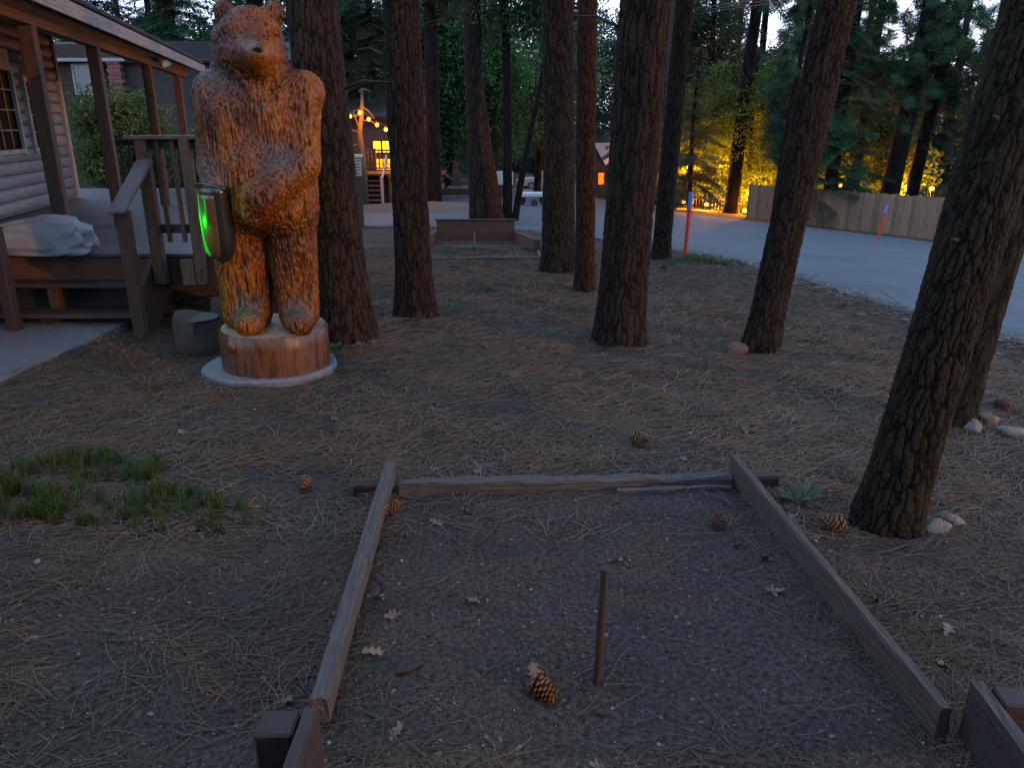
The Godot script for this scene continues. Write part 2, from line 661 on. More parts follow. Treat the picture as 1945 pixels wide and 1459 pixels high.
func make_materials() -> void:
	t_grain = ntex(21, 0.012, [lin(0.25, 0.23, 0.22), lin(0.7, 0.68, 0.66), lin(1, 1, 1), lin(0.6, 0.57, 0.55), lin(1, 1, 1)], [0.0, 0.3, 0.5, 0.62, 1.0])
	t_grain_h = ntex(22, 0.02, [])
	M.soil_h = ntex(31, 0.02, [], [], 1024, 6)
	M.soil_t = ntex(32, 0.025, [lin(0.25, 0.25, 0.25), lin(0.62, 0.61, 0.6), lin(0.85, 0.83, 0.82), lin(1, 1, 1)], [0.0, 0.4, 0.58, 0.8], 1024, 6)
	var soil := triplanar(Color(1.12, 1.12, 1.12), M.soil_t, Vector3(1.3, 1.3, 1.3), 0.95, M.soil_h, 1.1, true)
	soil.vertex_color_use_as_albedo = true
	soil.metallic_specular = 0.25
	M.soil = soil
	var asph_t := ntex(41, 0.03, [lin(0.62, 0.62, 0.63), lin(0.95, 0.95, 0.95), lin(1.1, 1.1, 1.1)], [0.0, 0.5, 1.0], 1024, 6)
	M.road = triplanar(lin(0.038, 0.058, 0.076), asph_t, Vector3(0.22, 0.22, 0.22), 0.8, M.soil_h, 0.3, true)
	(M.road as StandardMaterial3D).vertex_color_use_as_albedo = true
	M.concrete = triplanar(lin(0.115, 0.13, 0.145), asph_t, Vector3(0.6, 0.6, 0.6), 0.85, M.soil_h, 0.25, true)
	M.bark_h = ntex(51, 0.03, [], [], 512, 5)
	var bark := plain(Color(1, 1, 1), 0.92)
	bark.vertex_color_use_as_albedo = true
	bark.heightmap_enabled = true
	bark.heightmap_texture = M.bark_h
	bark.heightmap_scale = 0.7
	bark.uv1_triplanar = true
	bark.uv1_scale = Vector3(5, 2, 5)
	bark.metallic_specular = 0.3
	M.bark = bark
	var leafm := plain(Color(1, 1, 1), 0.6)
	leafm.vertex_color_use_as_albedo = true
	leafm.backlight_enabled = true
	leafm.backlight = Color(0.85, 0.85, 0.85)
	leafm.metallic_specular = 0.3
	M.leaf = leafm
	var needlem := plain(Color(1, 1, 1), 0.7)
	needlem.vertex_color_use_as_albedo = true
	needlem.metallic_specular = 0.3
	M.needle = needlem
	M.vc = needlem
	M.brown_x = wood(lin(0.088, 0.039, 0.021), 0)
	M.brown_y = wood(lin(0.105, 0.048, 0.026), 1)
	M.brown_z = wood(lin(0.088, 0.039, 0.021), 2)
	M.dark_x = wood(lin(0.05, 0.028, 0.021), 0)
	M.dark_y = wood(lin(0.05, 0.028, 0.021), 1)
	M.dark_z = wood(lin(0.05, 0.028, 0.021), 2)
	M.stub = plain(lin(0.02, 0.016, 0.013), 0.95)
	M.grey_x = wood(lin(0.24, 0.20, 0.18), 0, 0.8, 1.0, 0.35)
	M.grey_z = wood(lin(0.24, 0.20, 0.18), 2, 0.8, 1.0, 0.35)
	M.deck = wood(lin(0.12, 0.10, 0.104), 0, 0.6)
	M.rail = wood(lin(0.2, 0.17, 0.178), 2, 0.6)
	M.tread = wood(lin(0.088, 0.058, 0.055), 0, 0.6)
	M.siding = wood(lin(0.44, 0.425, 0.42), 2, 0.6, 0.6)
	M.trim = wood(lin(0.62, 0.61, 0.60), 1, 0.6, 0.5)
	M.fascia = wood(lin(0.46, 0.40, 0.37), 2, 0.7, 0.7)
	M.glass = plain(Color(0.01, 0.012, 0.014), 0.5)
	M.glass.metallic_specular = 0.12
	M.black = plain(lin(0.012, 0.012, 0.012), 0.6)
	M.metal = plain(lin(0.25, 0.26, 0.27), 0.45, 0.8)
	M.steel_rust = triplanar(lin(0.028, 0.021, 0.018), t_grain, Vector3(6, 3, 6), 0.65, t_grain_h, 0.1)

func build_ground() -> void:
	# one sheet, fine near the camera and coarse towards the horizon
	var xs := PackedFloat32Array()
	var zs := PackedFloat32Array()
	var x := -5.2
	while x < 6.2:
		xs.append(x); x += 0.035
	var st := 0.04
	while x < 75.0:
		xs.append(x); x += st; st *= 1.09
	xs.append(75.0)
	x = -5.2; st = 0.04
	var left := PackedFloat32Array()
	while x > -75.0:
		x -= st; st *= 1.09
		left.append(x)
	left.reverse()
	left.append_array(xs)
	xs = left
	var z := 9.0
	while z > 0.0:
		zs.append(z); z -= 0.4
	while z > -2.8:
		zs.append(z); z -= 0.032
	while z > -125.0:
		zs.append(z); z += z * 0.0115
	var v := PackedVector3Array()
	var c := PackedColorArray()
	var idx := PackedInt32Array()
	var nx := xs.size()
	for zz in zs:
		for xx in xs:
			v.append(Vector3(xx, ground_y(xx, zz), zz))
			var a := n_patch.get_noise_2d(xx * 2.0 + 40.0, zz * 2.0)
			var b := n_soil.get_noise_2d(xx * 0.35, zz * 0.8 + 11.0)
			var col := Color(0.046, 0.040, 0.035).lerp(Color(0.070, 0.053, 0.039), clampf(0.35 + 1.1 * a + 0.6 * b, 0.0, 1.0))
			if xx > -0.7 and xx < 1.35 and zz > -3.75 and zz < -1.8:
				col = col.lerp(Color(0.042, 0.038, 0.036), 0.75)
			col = col.lerp(Color(0.032, 0.029, 0.028), clampf(-b * 1.6 - 0.1, 0.0, 0.6))
			c.append(col)
	for j in zs.size() - 1:
		for i in nx - 1:
			var a := j * nx + i
			idx.append(a); idx.append(a + nx); idx.append(a + 1)
			idx.append(a + 1); idx.append(a + nx); idx.append(a + nx + 1)
	var arr := []
	arr.resize(Mesh.ARRAY_MAX)
	arr[Mesh.ARRAY_VERTEX] = v
	arr[Mesh.ARRAY_COLOR] = c
	arr[Mesh.ARRAY_INDEX] = idx
	var s := SurfaceTool.new()
	s.create_from_arrays(arr)
	s.generate_normals()
	tag(part(self, "ground", s.commit(), M.soil), "bare dirt yard strewn with pine litter, sloping down to the road", "", "", "structure")
	tag(part(self, "road", polygon_sheet(road_poly, 0.014), M.road), "grey blue asphalt road curving behind the trees", "", "", "structure")
	# tarred cracks in the asphalt
	var tar := plain(lin(0.045, 0.048, 0.052), 0.75)
	for q in [[4.9, -11.0, 16.5, -13.5], [6.5, -16.0, 17.0, -17.5], [3.6, -16.5, 12.5, -22.5], [8.0, -8.5, 18.5, -9.8], [5.2, -24.5, 11.0, -26.0], [-3.8, -22.5, 2.6, -21.4], [5.6, -5.6, 12.0, -6.2]]:
		var cs := new_st()
		var pv := Vector2.ZERO
		for i in 60:
			var t := i / 59.0
			var p := Vector2(lerpf(q[0], q[2], t), lerpf(q[1], q[3], t))
			p += Vector2(0.25 * n_soil.get_noise_2d(p.x * 0.4, p.y), 0.5 * n_soil.get_noise_2d(p.x * 0.5 + 20.0, p.y * 0.5))
			if i > 0:
				var w := 0.012 + 0.016 * absf(n_soil.get_noise_2d(p.x * 2.0, 5.0))
				var a3 := Vector3(pv.x, slope(pv.x, pv.y) + 0.019, pv.y)
				var b3 := Vector3(p.x, slope(p.x, p.y) + 0.019, p.y)
				quad(cs, a3 + Vector3(0, 0, w), a3 - Vector3(0, 0, w), b3 - Vector3(0, 0, w), b3 + Vector3(0, 0, w), Vector3.UP)
			pv = p
		tag(part(self, "road_crack", done(cs), tar), "dark tarred crack across the asphalt", "", "", "structure")
	# a low dirt bank in the road beyond the far pit
	var sti := new_st(true)
	var ring := []
	for i in 40:
		var a := TAU * i / 40
		ring.append(Vector2(cos(a) * (3.4 + 0.5 * sin(a * 3)), sin(a) * 2.6))
	for k in 6:
		for i in 40:
			var q := []
			for e in [[k, i], [k + 1, i], [k + 1, i + 1], [k, i + 1]]:
				var u: float = e[0] / 6.0
				var p: Vector2 = ring[e[1] % 40] * u + Vector2(-3.0, -27.2)
				var h: float = (1.0 - u * u) * 0.22 - 0.02 + 0.06 * n_soil.get_noise_2d(p.x, p.y) * (1.0 - u)
				q.append(Vector3(p.x, slope(p.x, p.y) + 0.02 + h, p.y))
			quad(sti, q[0], q[1], q[2], q[3], Vector3.UP)
	var bank := part(self, "dirt_bank", done(sti), triplanar(lin(0.10, 0.075, 0.058), M.soil_t, Vector3.ONE, 0.95, M.soil_h, 1.5, true))
	tag(bank, "low bank of leaf litter and dirt in the middle of the road", "", "", "structure")
	# concrete slab at the foot of the steps
	var slab := PackedVector2Array([Vector2(-3.93, -7.62), Vector2(-3.98, -6.6), Vector2(-4.02, -5.5), Vector2(-4.0, -4.0), Vector2(-9, -4.0), Vector2(-9, -7.62)])
	var ss := new_st()
	var idxs := Geometry2D.triangulate_polygon(slab)
	var top := func(p: Vector2, d: float) -> Vector3: return Vector3(p.x, -0.2 + d, p.y)
	for i in range(0, idxs.size(), 3):
		tri(ss, top.call(slab[idxs[i]], 0.0), top.call(slab[idxs[i + 1]], 0.0), top.call(slab[idxs[i + 2]], 0.0), Vector3.UP)
	for i in slab.size():
		var a := slab[i]
		var b := slab[(i + 1) % slab.size()]
		var o := Vector3((a + b).x * 0.5 + 6.5, 0, (a + b).y * 0.5 + 6.0)
		quad(ss, top.call(a, 0.0), top.call(b, 0.0), top.call(b, -0.25), top.call(a, -0.25), o)
	tag(part(self, "pavement", done(ss), M.concrete), "pale concrete landing at the foot of the porch steps", "", "", "structure")

func build_near_trees() -> void:
	# x, z, lean x per metre, lean z, r0, r1 at 9 m, segments, fine height, step, plate, label
	var T := [
		[-1.607, -7.13, -0.03, 0.0, 0.235, 0.17, 190, 3.4, 0.0115, 0.044, "tall_pine", "thick pine trunk with shaggy brown bark right behind the carved figure"],
		[-1.078, -8.215, 0.0, 0.0, 0.19, 0.15, 160, 3.6, 0.012, 0.042, "tall_pine", "straight pine trunk between the carved figure and the far pit"],
		[0.721, -11.894, -0.022, 0.0, 0.235, 0.2, 160, 4.4, 0.015, 0.044, "tall_pine", "wide pine trunk with fine grained bark at the right of the far pit"],
		[0.942, -9.938, -0.014, 0.0, 0.125, 0.1, 90, 4.0, 0.014, 0.036, "tall_pine", "slim reddish pine trunk squeezed between two thicker trunks"],
		[1.066, -7.197, 0.022, 0.0, 0.222, 0.19, 190, 3.4, 0.0105, 0.05, "tall_pine", "thickest upright pine trunk with deeply furrowed bark, past the near pit"],
		[2.618, -13.387, 0.028, 0.0, 0.155, 0.13, 90, 4.8, 0.018, 0.042, "tall_pine", "pine trunk at the road edge beside the red marker post"],
		[2.304, -6.832, 0.115, 0.0, 0.152, 0.145, 150, 3.4, 0.011, 0.042, "leaning_pine", "pine trunk leaning to the right with a flat brown stone at its foot"],
		[1.815, -3.3, 0.118, 0.0, 0.136, 0.128, 230, 2.9, 0.006, 0.034, "leaning_pine", "nearest dark leaning pine trunk beside the near pit, mossy bark"],
		[2.93, -4.75, 0.09, 0.0, 0.11, 0.105, 90, 2.6, 0.010, 0.038, "leaning_pine", "pine trunk half hidden behind the nearest leaning trunk"],
	]
	for i in T.size():
		var q: Array = T[i]
		var base := on(q[0], q[1])
		var t := thing(q[10], q[11], "tree", base)
		var tone: Color = Color(0.72, 0.86, 0.68) if i == 7 or i == 8 else Color(1.0, 0.97, 0.94) * [1.15, 0.95, 1.1, 1.0, 0.95, 0.85, 0.85][i]
		if i == 3: tone = Color(1.5, 0.95, 0.78)
		part(t, "trunk", trunk_mesh(Vector3.ZERO, Vector3(q[2] * 9.0, 9.0, q[3] * 9.0), q[4], q[5], q[6], q[7], q[8], q[9], 0.020 if q[4] > 0.14 else 0.0135, 1.28, 0.015, tone), M.bark)
		pine_crown(t, Vector3(q[2] * 9.0, 9.5, 0), Vector3(2.3, 2.6, 2.3), 200, M.needle, Color(0.03, 0.055, 0.03), 1.5)
	for i in T.size():
		var q: Array = T[i]
		var tn: Node3D = get_node(NodePath(q[10] + ("" if i == 0 or i == 6 else "_%03d" % (i if i < 6 else i - 6))))
		for k in 3:
			var yy := rf(0.7, 3.2)
			var an := rf(-0.4, PI + 0.4)
			var dd := Vector3(cos(an) * 0.8, rf(0.0, 0.3), 0.3 + absf(sin(an))).normalized()
			var b0: Vector3 = Vector3(q[2] * yy, yy, 0) + dd * q[4] * 0.85
			part(tn, "branch_stub", tube([b0, b0 + dd * 0.03, b0 + dd * rf(0.045, 0.075)], [0.013, 0.009, 0.005], 7), M.stub)
	# dead stubs and a side bough on some trunks
	for s in [[2, 2.9, 150.0, 0.5], [2, 2.2, 20.0, 0.35], [4, 2.75, 170.0, 0.55], [5, 3.0, 10.0, 0.5], [1, 2.6, 160.0, 0.4], [0, 2.2, 10.0, 0.45]]:
		var q: Array = T[s[0]]
		var t: Node3D = get_node(NodePath("tall_pine" + ("" if s[0] == 0 else "_%03d" % s[0])))
		var a := deg_to_rad(s[2])
		var d := Vector3(cos(a), 0.25, sin(a) * 0.5).normalized()
		var p0: Vector3 = Vector3(q[2] * s[1], s[1], 0) + d * q[4] * 0.7
		part(t, "branch", tube([p0, p0 + d * s[3] * 0.5 + Vector3(0, 0.04, 0), p0 + d * s[3] + Vector3(0.05, -0.03, 0)], [0.014, 0.009, 0.003], 6), M.dark_y)
	# twin trunk behind the far pit: one straight, one leaning into it
	var b := on(-0.93, -21.8)
	var tw := thing("twin_pine", "twin pine behind the far pit, its leaning stem tinted rust for warm lamp light", "tree", b)
	part(tw, "trunk", trunk_mesh(Vector3.ZERO, Vector3(-0.18, 10, 0), 0.25, 0.22, 70, 6.5, 0.035, 0.07, 0.025, 1.15, 0.02), M.bark)
	part(tw, "trunk", trunk_mesh(Vector3(0.5, 0, 0.05), Vector3(-0.12, 4.4, 0.0), 0.235, 0.14, 70, 4.4, 0.035, 0.06, 0.02, 1.15, 0.02, Color(2.4, 1.35, 0.9)), M.bark)  # warm lamp light painted into this stem's bark tone
	pine_crown(tw, Vector3(-0.2, 9.5, 0), Vector3(2.5, 2.5, 2.5), 160, M.needle, Color(0.03, 0.055, 0.03), 1.6)
	b = on(0.02, -21.9)
	tw = thing("forked_tree", "slim dark forked tree just right of the twin pine", "tree", b)
	part(tw, "trunk", trunk_mesh(Vector3(-0.1, 0, 0), Vector3(-0.32, 8, 0), 0.13, 0.1, 40, 7.0, 0.06, 0.06, 0.012, 1.2, 0.05, Color(0.5, 0.55, 0.62)), M.bark)
	part(tw, "trunk", trunk_mesh(Vector3(0.1, 0, 0.05), Vector3(1.15, 6.4, 0.3), 0.10, 0.05, 36, 6.5, 0.06, 0.06, 0.01, 1.2, 0.06, Color(0.55, 0.58, 0.62)), M.bark)
	broad_crown(tw, Vector3(0.4, 6.2, 0), Vector3(2.0, 1.6, 1.8), 150, M.leaf, Color(0.035, 0.075, 0.03), 0.9)

func far_tree(kind: String, label: String, x: float, z: float, r: float, h: float, lean: float, crown: String, opts: Dictionary = {}, group := "") -> Node3D:
	var base := Vector3(x, slope(x, z) - 0.02, z)
	var t := thing(kind, label, "tree", base, Basis(), group)
	var tone: Color = opts.get("tone", Color(0.6, 0.62, 0.65))
	part(t, "trunk", trunk_mesh(Vector3.ZERO, Vector3(lean * h, h, 0), r, r * 0.6, 26, h * 0.8, 0.14, 0.16, 0.03, 1.2, 0.05, tone), M.bark)
	var c: Color = opts.get("color", Color(0.035, 0.075, 0.032))
	var y0: float = opts.get("y0", h * 0.3)
	var w: float = opts.get("w", 3.0)
	var n: int = opts.get("n", 240)
	if crown == "broad":
		broad_crown(t, Vector3(lean * h * 0.7, (y0 + h) * 0.5, 0), Vector3(w, (h - y0) * 0.62, w), n, M.leaf, c, opts.get("sc", 1.3))
	elif crown == "conifer":
		conifer_crown(t, y0, h, w, n, M.needle, c, Vector3(lean, 0, 0))
	elif crown == "pine":
		pine_crown(t, Vector3(lean * h, (y0 + h) * 0.5, 0), Vector3(w, (h - y0) * 0.6, w), n, M.needle, c, opts.get("sc", 2.2))
	return t

func build_forest() -> void:
	far_tree("tall_pine", "big dark trunk standing on the dirt bank across the road", -3.08, -31.0, 0.31, 14, 0.005, "pine", {"y0": 7.0, "tone": Color(0.45, 0.5, 0.6)})
	# left and middle, across the road
	var dk := Color(0.045, 0.095, 0.055)
	var gr := Color(0.05, 0.15, 0.05)
	far_tree("maple_tree", "dark green broadleaf tree over the string lights", -7.5, -38, 0.25, 9, 0.0, "broad", {"color": dk, "y0": 4.6, "n": 240, "w": 3.2})
	far_tree("maple_tree", "green broadleaf tree seen between the second trunk and the twin pine", -3.2, -40, 0.22, 9.5, 0.02, "broad", {"color": gr, "y0": 1.2, "n": 460, "w": 2.9})
	far_tree("maple_tree", "bright green broadleaf tree behind the twin pine", -0.9, -39, 0.2, 9, 0.0, "broad", {"color": gr, "y0": 1.8, "n": 460, "w": 2.8})
	far_tree("maple_tree", "leafy tree hanging over the parked car", 1.4, -43, 0.2, 10, 0.03, "broad", {"color": Color(0.05, 0.14, 0.06), "y0": 3.2, "n": 460, "w": 2.8})
	far_tree("maple_tree", "dark leafy tree over the gabled house", 5.2, -52, 0.25, 11, 0.0, "broad", {"color": dk, "y0": 3.6, "n": 260, "w": 3.4})
	far_tree("cedar_tree", "drooping grey green conifer left of the second trunk", -6.0, -35.5, 0.2, 10, 0.0, "conifer", {"color": Color(0.04, 0.06, 0.045), "y0": 3.0, "n": 130, "w": 2.6})
	far_tree("cedar_tree", "dark conifer behind the charcoal house", -13.5, -33, 0.3, 13, 0.0, "conifer", {"color": Color(0.03, 0.10, 0.05), "y0": 2.0, "n": 210, "w": 3.6})
	far_tree("maple_tree", "leafy tree above the charcoal roof, left of the carved head", -10.2, -34, 0.25, 11, 0.0, "broad", {"color": Color(0.03, 0.12, 0.06), "y0": 4.0, "n": 260, "w": 3.2})
	far_tree("cedar_tree", "conifer over the porch roof", -18, -34, 0.3, 14, 0.0, "conifer", {"color": Color(0.02, 0.06, 0.035), "y0": 3.0, "n": 190, "w": 3.8})
	# right, around the lamps
	far_tree("tall_pine", "dark trunk rising in front of the lamp lit yellow tree", 11.4, -40.7, 0.36, 15, 0.045, "pine", {"y0": 10.0, "n": 160, "tone": Color(0.5, 0.5, 0.5)})
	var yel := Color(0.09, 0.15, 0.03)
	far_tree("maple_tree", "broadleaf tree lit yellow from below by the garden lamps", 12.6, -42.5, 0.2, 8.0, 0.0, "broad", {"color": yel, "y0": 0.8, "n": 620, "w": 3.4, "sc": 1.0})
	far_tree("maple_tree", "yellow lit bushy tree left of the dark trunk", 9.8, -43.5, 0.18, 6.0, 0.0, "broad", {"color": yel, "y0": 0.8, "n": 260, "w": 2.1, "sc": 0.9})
	far_tree("maple_tree", "tall olive green tree above the yellow tree", 11.5, -48, 0.25, 12, 0.0, "broad", {"color": Color(0.06, 0.10, 0.045), "y0": 4.5, "n": 460, "w": 3.8})
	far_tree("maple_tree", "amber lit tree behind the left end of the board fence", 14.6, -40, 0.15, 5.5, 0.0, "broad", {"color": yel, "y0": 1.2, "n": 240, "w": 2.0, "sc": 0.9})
	far_tree("cedar_tree", "young conifer with a stem tinted orange for lamp light, beside the red marker post", 8.7, -38.5, 0.11, 7.5, 0.0, "conifer", {"color": Color(0.045, 0.065, 0.035), "y0": 0.7, "n": 120, "w": 2.2, "tone": Color(1.4, 0.9, 0.7)})  # stem tone carries painted orange lamp light
	far_tree("cedar_tree", "dark conifer at the end of the road, left of the lamps", 7.3, -46, 0.2, 12, 0.0, "conifer", {"color": Color(0.035, 0.055, 0.04), "y0": 0.4, "n": 230, "w": 2.6})
	far_tree("tall_pine", "trunk tinted rust for lamp light, showing beside the thickest upright trunk", 8.6, -45.5, 0.24, 14, 0.0, "pine", {"y0": 10.0, "n": 120, "tone": Color(2.0, 1.2, 0.8)})  # orange lamp light put into the bark tone
	far_tree("cedar_tree", "blue green pine with tufted boughs left of the leaning trunk", 11.2, -33.2, 0.14, 9.5, 0.05, "pine", {"color": Color(0.033, 0.075, 0.039), "y0": 1.8, "n": 240, "w": 1.35, "sc": 1.2})
	far_tree("cedar_tree", "dark green conifer behind the fence, right of the leaning trunk", 13.4, -33, 0.3, 12, 0.0, "conifer", {"color": Color(0.023, 0.075, 0.035), "y0": 1.2, "n": 220, "w": 2.3})
	far_tree("tall_pine", "thick dark trunk behind the middle of the board fence", 16.5, -34.5, 0.42, 14, 0.06, "pine", {"y0": 4.6, "n": 620, "sc": 1.3, "w": 4.2, "color": Color(0.023, 0.068, 0.030), "tone": Color(0.45, 0.5, 0.55)})
	far_tree("tall_pine", "second dark trunk behind the fence, right of the thick one", 18.3, -36, 0.3, 14, 0.07, "pine", {"y0": 4.6, "n": 560, "sc": 1.3, "w": 4.0, "color": Color(0.027, 0.068, 0.030), "tone": Color(0.5, 0.5, 0.5)})
	far_tree("tall_pine", "brown trunk behind the fence, left of the thick one", 16.2, -37.5, 0.26, 13, 0.03, "pine", {"y0": 5.4, "n": 480, "sc": 1.3, "w": 3.6, "color": Color(0.030, 0.075, 0.035), "tone": Color(1.2, 0.9, 0.8)})
	far_tree("cedar_tree", "spreading conifer in front of the orange lamps behind the fence", 20.2, -34, 0.16, 7, 0.0, "conifer", {"color": Color(0.045, 0.06, 0.03), "y0": 0.5, "n": 120, "w": 2.6})
	far_tree("cedar_tree", "tall conifer at the right end of the fence", 22.5, -33, 0.3, 13, 0.0, "conifer", {"color": Color(0.023, 0.060, 0.030), "y0": 1.0, "n": 230, "w": 3.2})
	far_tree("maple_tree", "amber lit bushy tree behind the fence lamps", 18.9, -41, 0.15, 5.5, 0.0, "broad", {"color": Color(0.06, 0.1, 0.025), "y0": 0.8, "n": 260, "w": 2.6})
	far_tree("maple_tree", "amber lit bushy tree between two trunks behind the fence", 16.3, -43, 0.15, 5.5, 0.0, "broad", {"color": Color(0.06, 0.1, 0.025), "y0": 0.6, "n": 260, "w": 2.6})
	far_tree("tall_pine", "loose crowned pine against the sky beyond the garden lamps", 10.2, -52, 0.26, 15, 0.0, "pine", {"y0": 3.5, "n": 420, "w": 4.2, "color": Color(0.04, 0.07, 0.05), "sc": 1.8})
	far_tree("tall_pine", "loose crowned pine against the sky, left of the leaning trunk's top", 15.0, -50, 0.26, 15, 0.0, "pine", {"y0": 3.0, "n": 420, "w": 4.0, "color": Color(0.04, 0.07, 0.05), "sc": 1.8})
	far_tree("tall_pine", "added unseen pine behind the viewer at the left", -8.5, 3.0, 0.24, 12, 0.0, "pine", {"y0": 3.4, "n": 500, "w": 3.2, "sc": 2.4})  # added out of view to block sky from the near ground
	# the tall stand beyond, tree by tree
	for i in 34:
		var x := -32.0 + i * 2.3 + rf(-0.7, 0.7)
		var z := -58.0 - rf(0, 12)
		if x > -1.0 and x < 8.5: z -= 26.0
		var h := rf(13, 19)
		var gap := x > 12.0 and x < 26.0
		far_tree("tall_pine", "tall conifer in the stand beyond the houses", x, z, rf(0.2, 0.36), h, rf(-0.01, 0.02), "conifer", {"color": Color(0.034, 0.066, 0.04) * rf(0.8, 1.2), "y0": rf(3, 6) if gap else rf(0.5, 3), "n": 150 if gap else 240, "w": rf(2.4, 3.4)}, "conifers of the far stand")
	var xf := []
	var cols := []
	for i in 3600:
		var x := rf(-50, 62)
		var z := -72.0 - rf(0, 22)
		if x > -2 and x < 8: z -= 18.0
		var y := -3.5 + (11.5 if x > 10.0 else 15.5) * pow(rng.randf(), 1.25)
		xf.append(Transform3D(rand_basis(rf(2.2, 3.4)), Vector3(x, y, z)))
		var k := rf(0.6, 1.2)
		cols.append(Color(0.03 * k, 0.056 * k, 0.035 * k))
	tag(copies(self, "distant_forest", spray_mesh, M.leaf, xf, cols), "far woods closing the view behind everything")

func build_house() -> void:
	var BY := yaw(12.65)
	var C0 := Vector3(-7.96, 0.45, -14.42)
	# ---- the cabin itself: log siding, windows, roof
	var h := thing("cabin", "pale log sided cabin with dark windows at the left edge", "house", C0, BY)
	var wins := [[0.85, 1.75, 1.36, 2.38], [2.25, 3.25, 1.36, 2.50]]     # from, to along the wall; sill, head (world y)
	var n := 0
	var y := 0.47
	while y < 3.15:
		var cuts := [0.06]
		for w in wins:
			if y + 0.09 > w[2] - 0.06 and y < w[3] + (0.3 if w[0] > 2.0 else 0.08):
				cuts.append(w[0] - 0.07); cuts.append(w[1] + 0.07)
		cuts.append(5.2)
		for i in range(0, cuts.size(), 2):
			var a: float = cuts[i]
			var b: float = cuts[i + 1]
			var st := new_st(true)
			var q := []
			for k in 9:
				var an := -PI / 2 + PI * k / 8.0
				q.append(Vector3(cos(an) * 0.05, sin(an) * 0.088, 0))
			for k in 8:
				quad(st, q[k] + Vector3(0, 0, a), q[k + 1] + Vector3(0, 0, a), q[k + 1] + Vector3(0, 0, b), q[k] + Vector3(0, 0, b), q[k] + q[k + 1])
			for e in [a, b]:
				for k in 8: tri(st, Vector3(0, 0, e), q[k] + Vector3(0, 0, e), q[k + 1] + Vector3(0, 0, e), Vector3(0, 0, -1 if e == a else 1))
			part(h, "siding_log", done(st), M.siding, Vector3(-0.055, y + 0.09 - 0.45, 0))
			n += 1
		y += 0.18
	part(h, "wall", box(3.0, 3.2, 9.0, 0.0), plain(lin(0.2, 0.19, 0.18), 0.9), Vector3(-1.575, 1.2, 4.53))
	part(h, "corner_trim", box(0.1, 2.75, 0.11), M.trim, Vector3(-0.03, 1.37, 0.0))
	for w in wins:
		var wo := part(h, "window", box(0.05, w[3] - w[2], w[1] - w[0], 0.0), M.glass, Vector3(-0.04, (w[2] + w[3]) * 0.5 - 0.45, (w[0] + w[1]) * 0.5))
		var hh: float = w[3] - w[2]
		var ww: float = w[1] - w[0]
		for s in [-1.0, 1.0]:
			part(wo, "frame", box(0.09, hh + 0.14, 0.08), M.trim, Vector3(0.03, 0, s * (ww * 0.5 + 0.02)))
		part(wo, "frame", box(0.088, 0.07, ww, 0.004), M.trim, Vector3(0.03, -hh * 0.5 - 0.02, 0))
		var head := 0.3 if w[0] > 2.0 else 0.08
		part(wo, "frame", box(0.088, head, ww, 0.004), M.trim, Vector3(0.03, hh * 0.5 + head * 0.5 - 0.02, 0))
		for k in 3:
			part(wo, "muntin", box(0.012, 0.016, ww - 0.06, 0.002), M.trim, Vector3(0.03, hh * (k - 1) * 0.25, 0))
		for k in 2:
			part(wo, "muntin", box(0.011, hh - 0.06, 0.016, 0.002), M.trim, Vector3(0.031, 0, ww * (k - 0.5) * 0.34))
	var tm := TextMesh.new()
	tm.text = "607"
	var ft := SystemFont.new()
	ft.font_names = PackedStringArray(["Droid Serif"])
	tm.font = ft
	tm.font_size = 32
	tm.pixel_size = 0.0058
	tm.depth = 0.02
	part(h, "house_number", tm, M.black, Vector3(0.012, 2.05, 1.42), yaw(90))
	# roof over house and porch
	var slope_ := 0.30
	var rb := Basis(Vector3(0, 0, 1), -atan(slope_))
	part(h, "roof", box(6.0, 0.05, 12.4, 0.01), wood(lin(0.05, 0.045, 0.045), 2, 0.9), Vector3(2.12 - 2.87, 2.50 + 2.87 * slope_, 3.9), rb)
	part(h, "soffit", box(5.9, 0.03, 12.3, 0.0), wood(lin(0.10, 0.075, 0.06), 2, 0.9), Vector3(2.10 - 2.87, 2.455 + 2.87 * slope_, 3.9), rb)
	part(h, "fascia_board", box(0.03, 0.15, 12.5), M.fascia, Vector3(2.13, 2.37, 3.9))
	for k in 20:
		part(h, "rafter", box(2.3, 0.11, 0.045), M.dark_x, Vector3(1.02, 2.70, -2.1 + k * 0.61), rb)
	part(h, "porch_beam", box(0.12, 0.2, 11.6), wood(lin(0.2, 0.085, 0.04), 2, 0.7), Vector3(1.8, 2.28, 4.0))
	for k in 4:
		part(h, "porch_post", box(0.135, 2.2, 0.135, 0.008), M.brown_y if k % 2 == 0 else wood(lin(0.17, 0.075, 0.042), 1), Vector3(1.8, 1.08, [6.86, 4.63, 1.66, -0.91][k]))
	# twin flood lamp under the beam, unlit
	var fl := thing("flood_lamp", "unlit twin flood lamp on the end of the porch beam", "lamp", C0 + BY * Vector3(1.87, 2.3, 1.1), BY)
	part(fl, "mount", box(0.05, 0.1, 0.1), M.trim)
	for s in [-1.0, 1.0]:
		part(fl, "lamp_head", tube([Vector3(0.02, 0, s * 0.05), Vector3(0.07, -0.02, s * 0.1), Vector3(0.15, -0.07, s * 0.15)], [0.025, 0.04, 0.065], 14, false), plain(lin(0.6, 0.52, 0.42), 0.5))
	# ---- deck
	var d := thing("porch_deck", "brown wooden porch deck with plank floor and open front steps", "deck", Vector3(-4.5, 0, -8))
	var o := Vector3(-4.5, 0, -8)
	var deck_mats := [M.deck, wood(lin(0.105, 0.088, 0.092), 0, 0.6), wood(lin(0.13, 0.11, 0.113), 0, 0.55), wood(lin(0.118, 0.095, 0.092), 0, 0.6)]
	var z := -7.98
	var i := 0
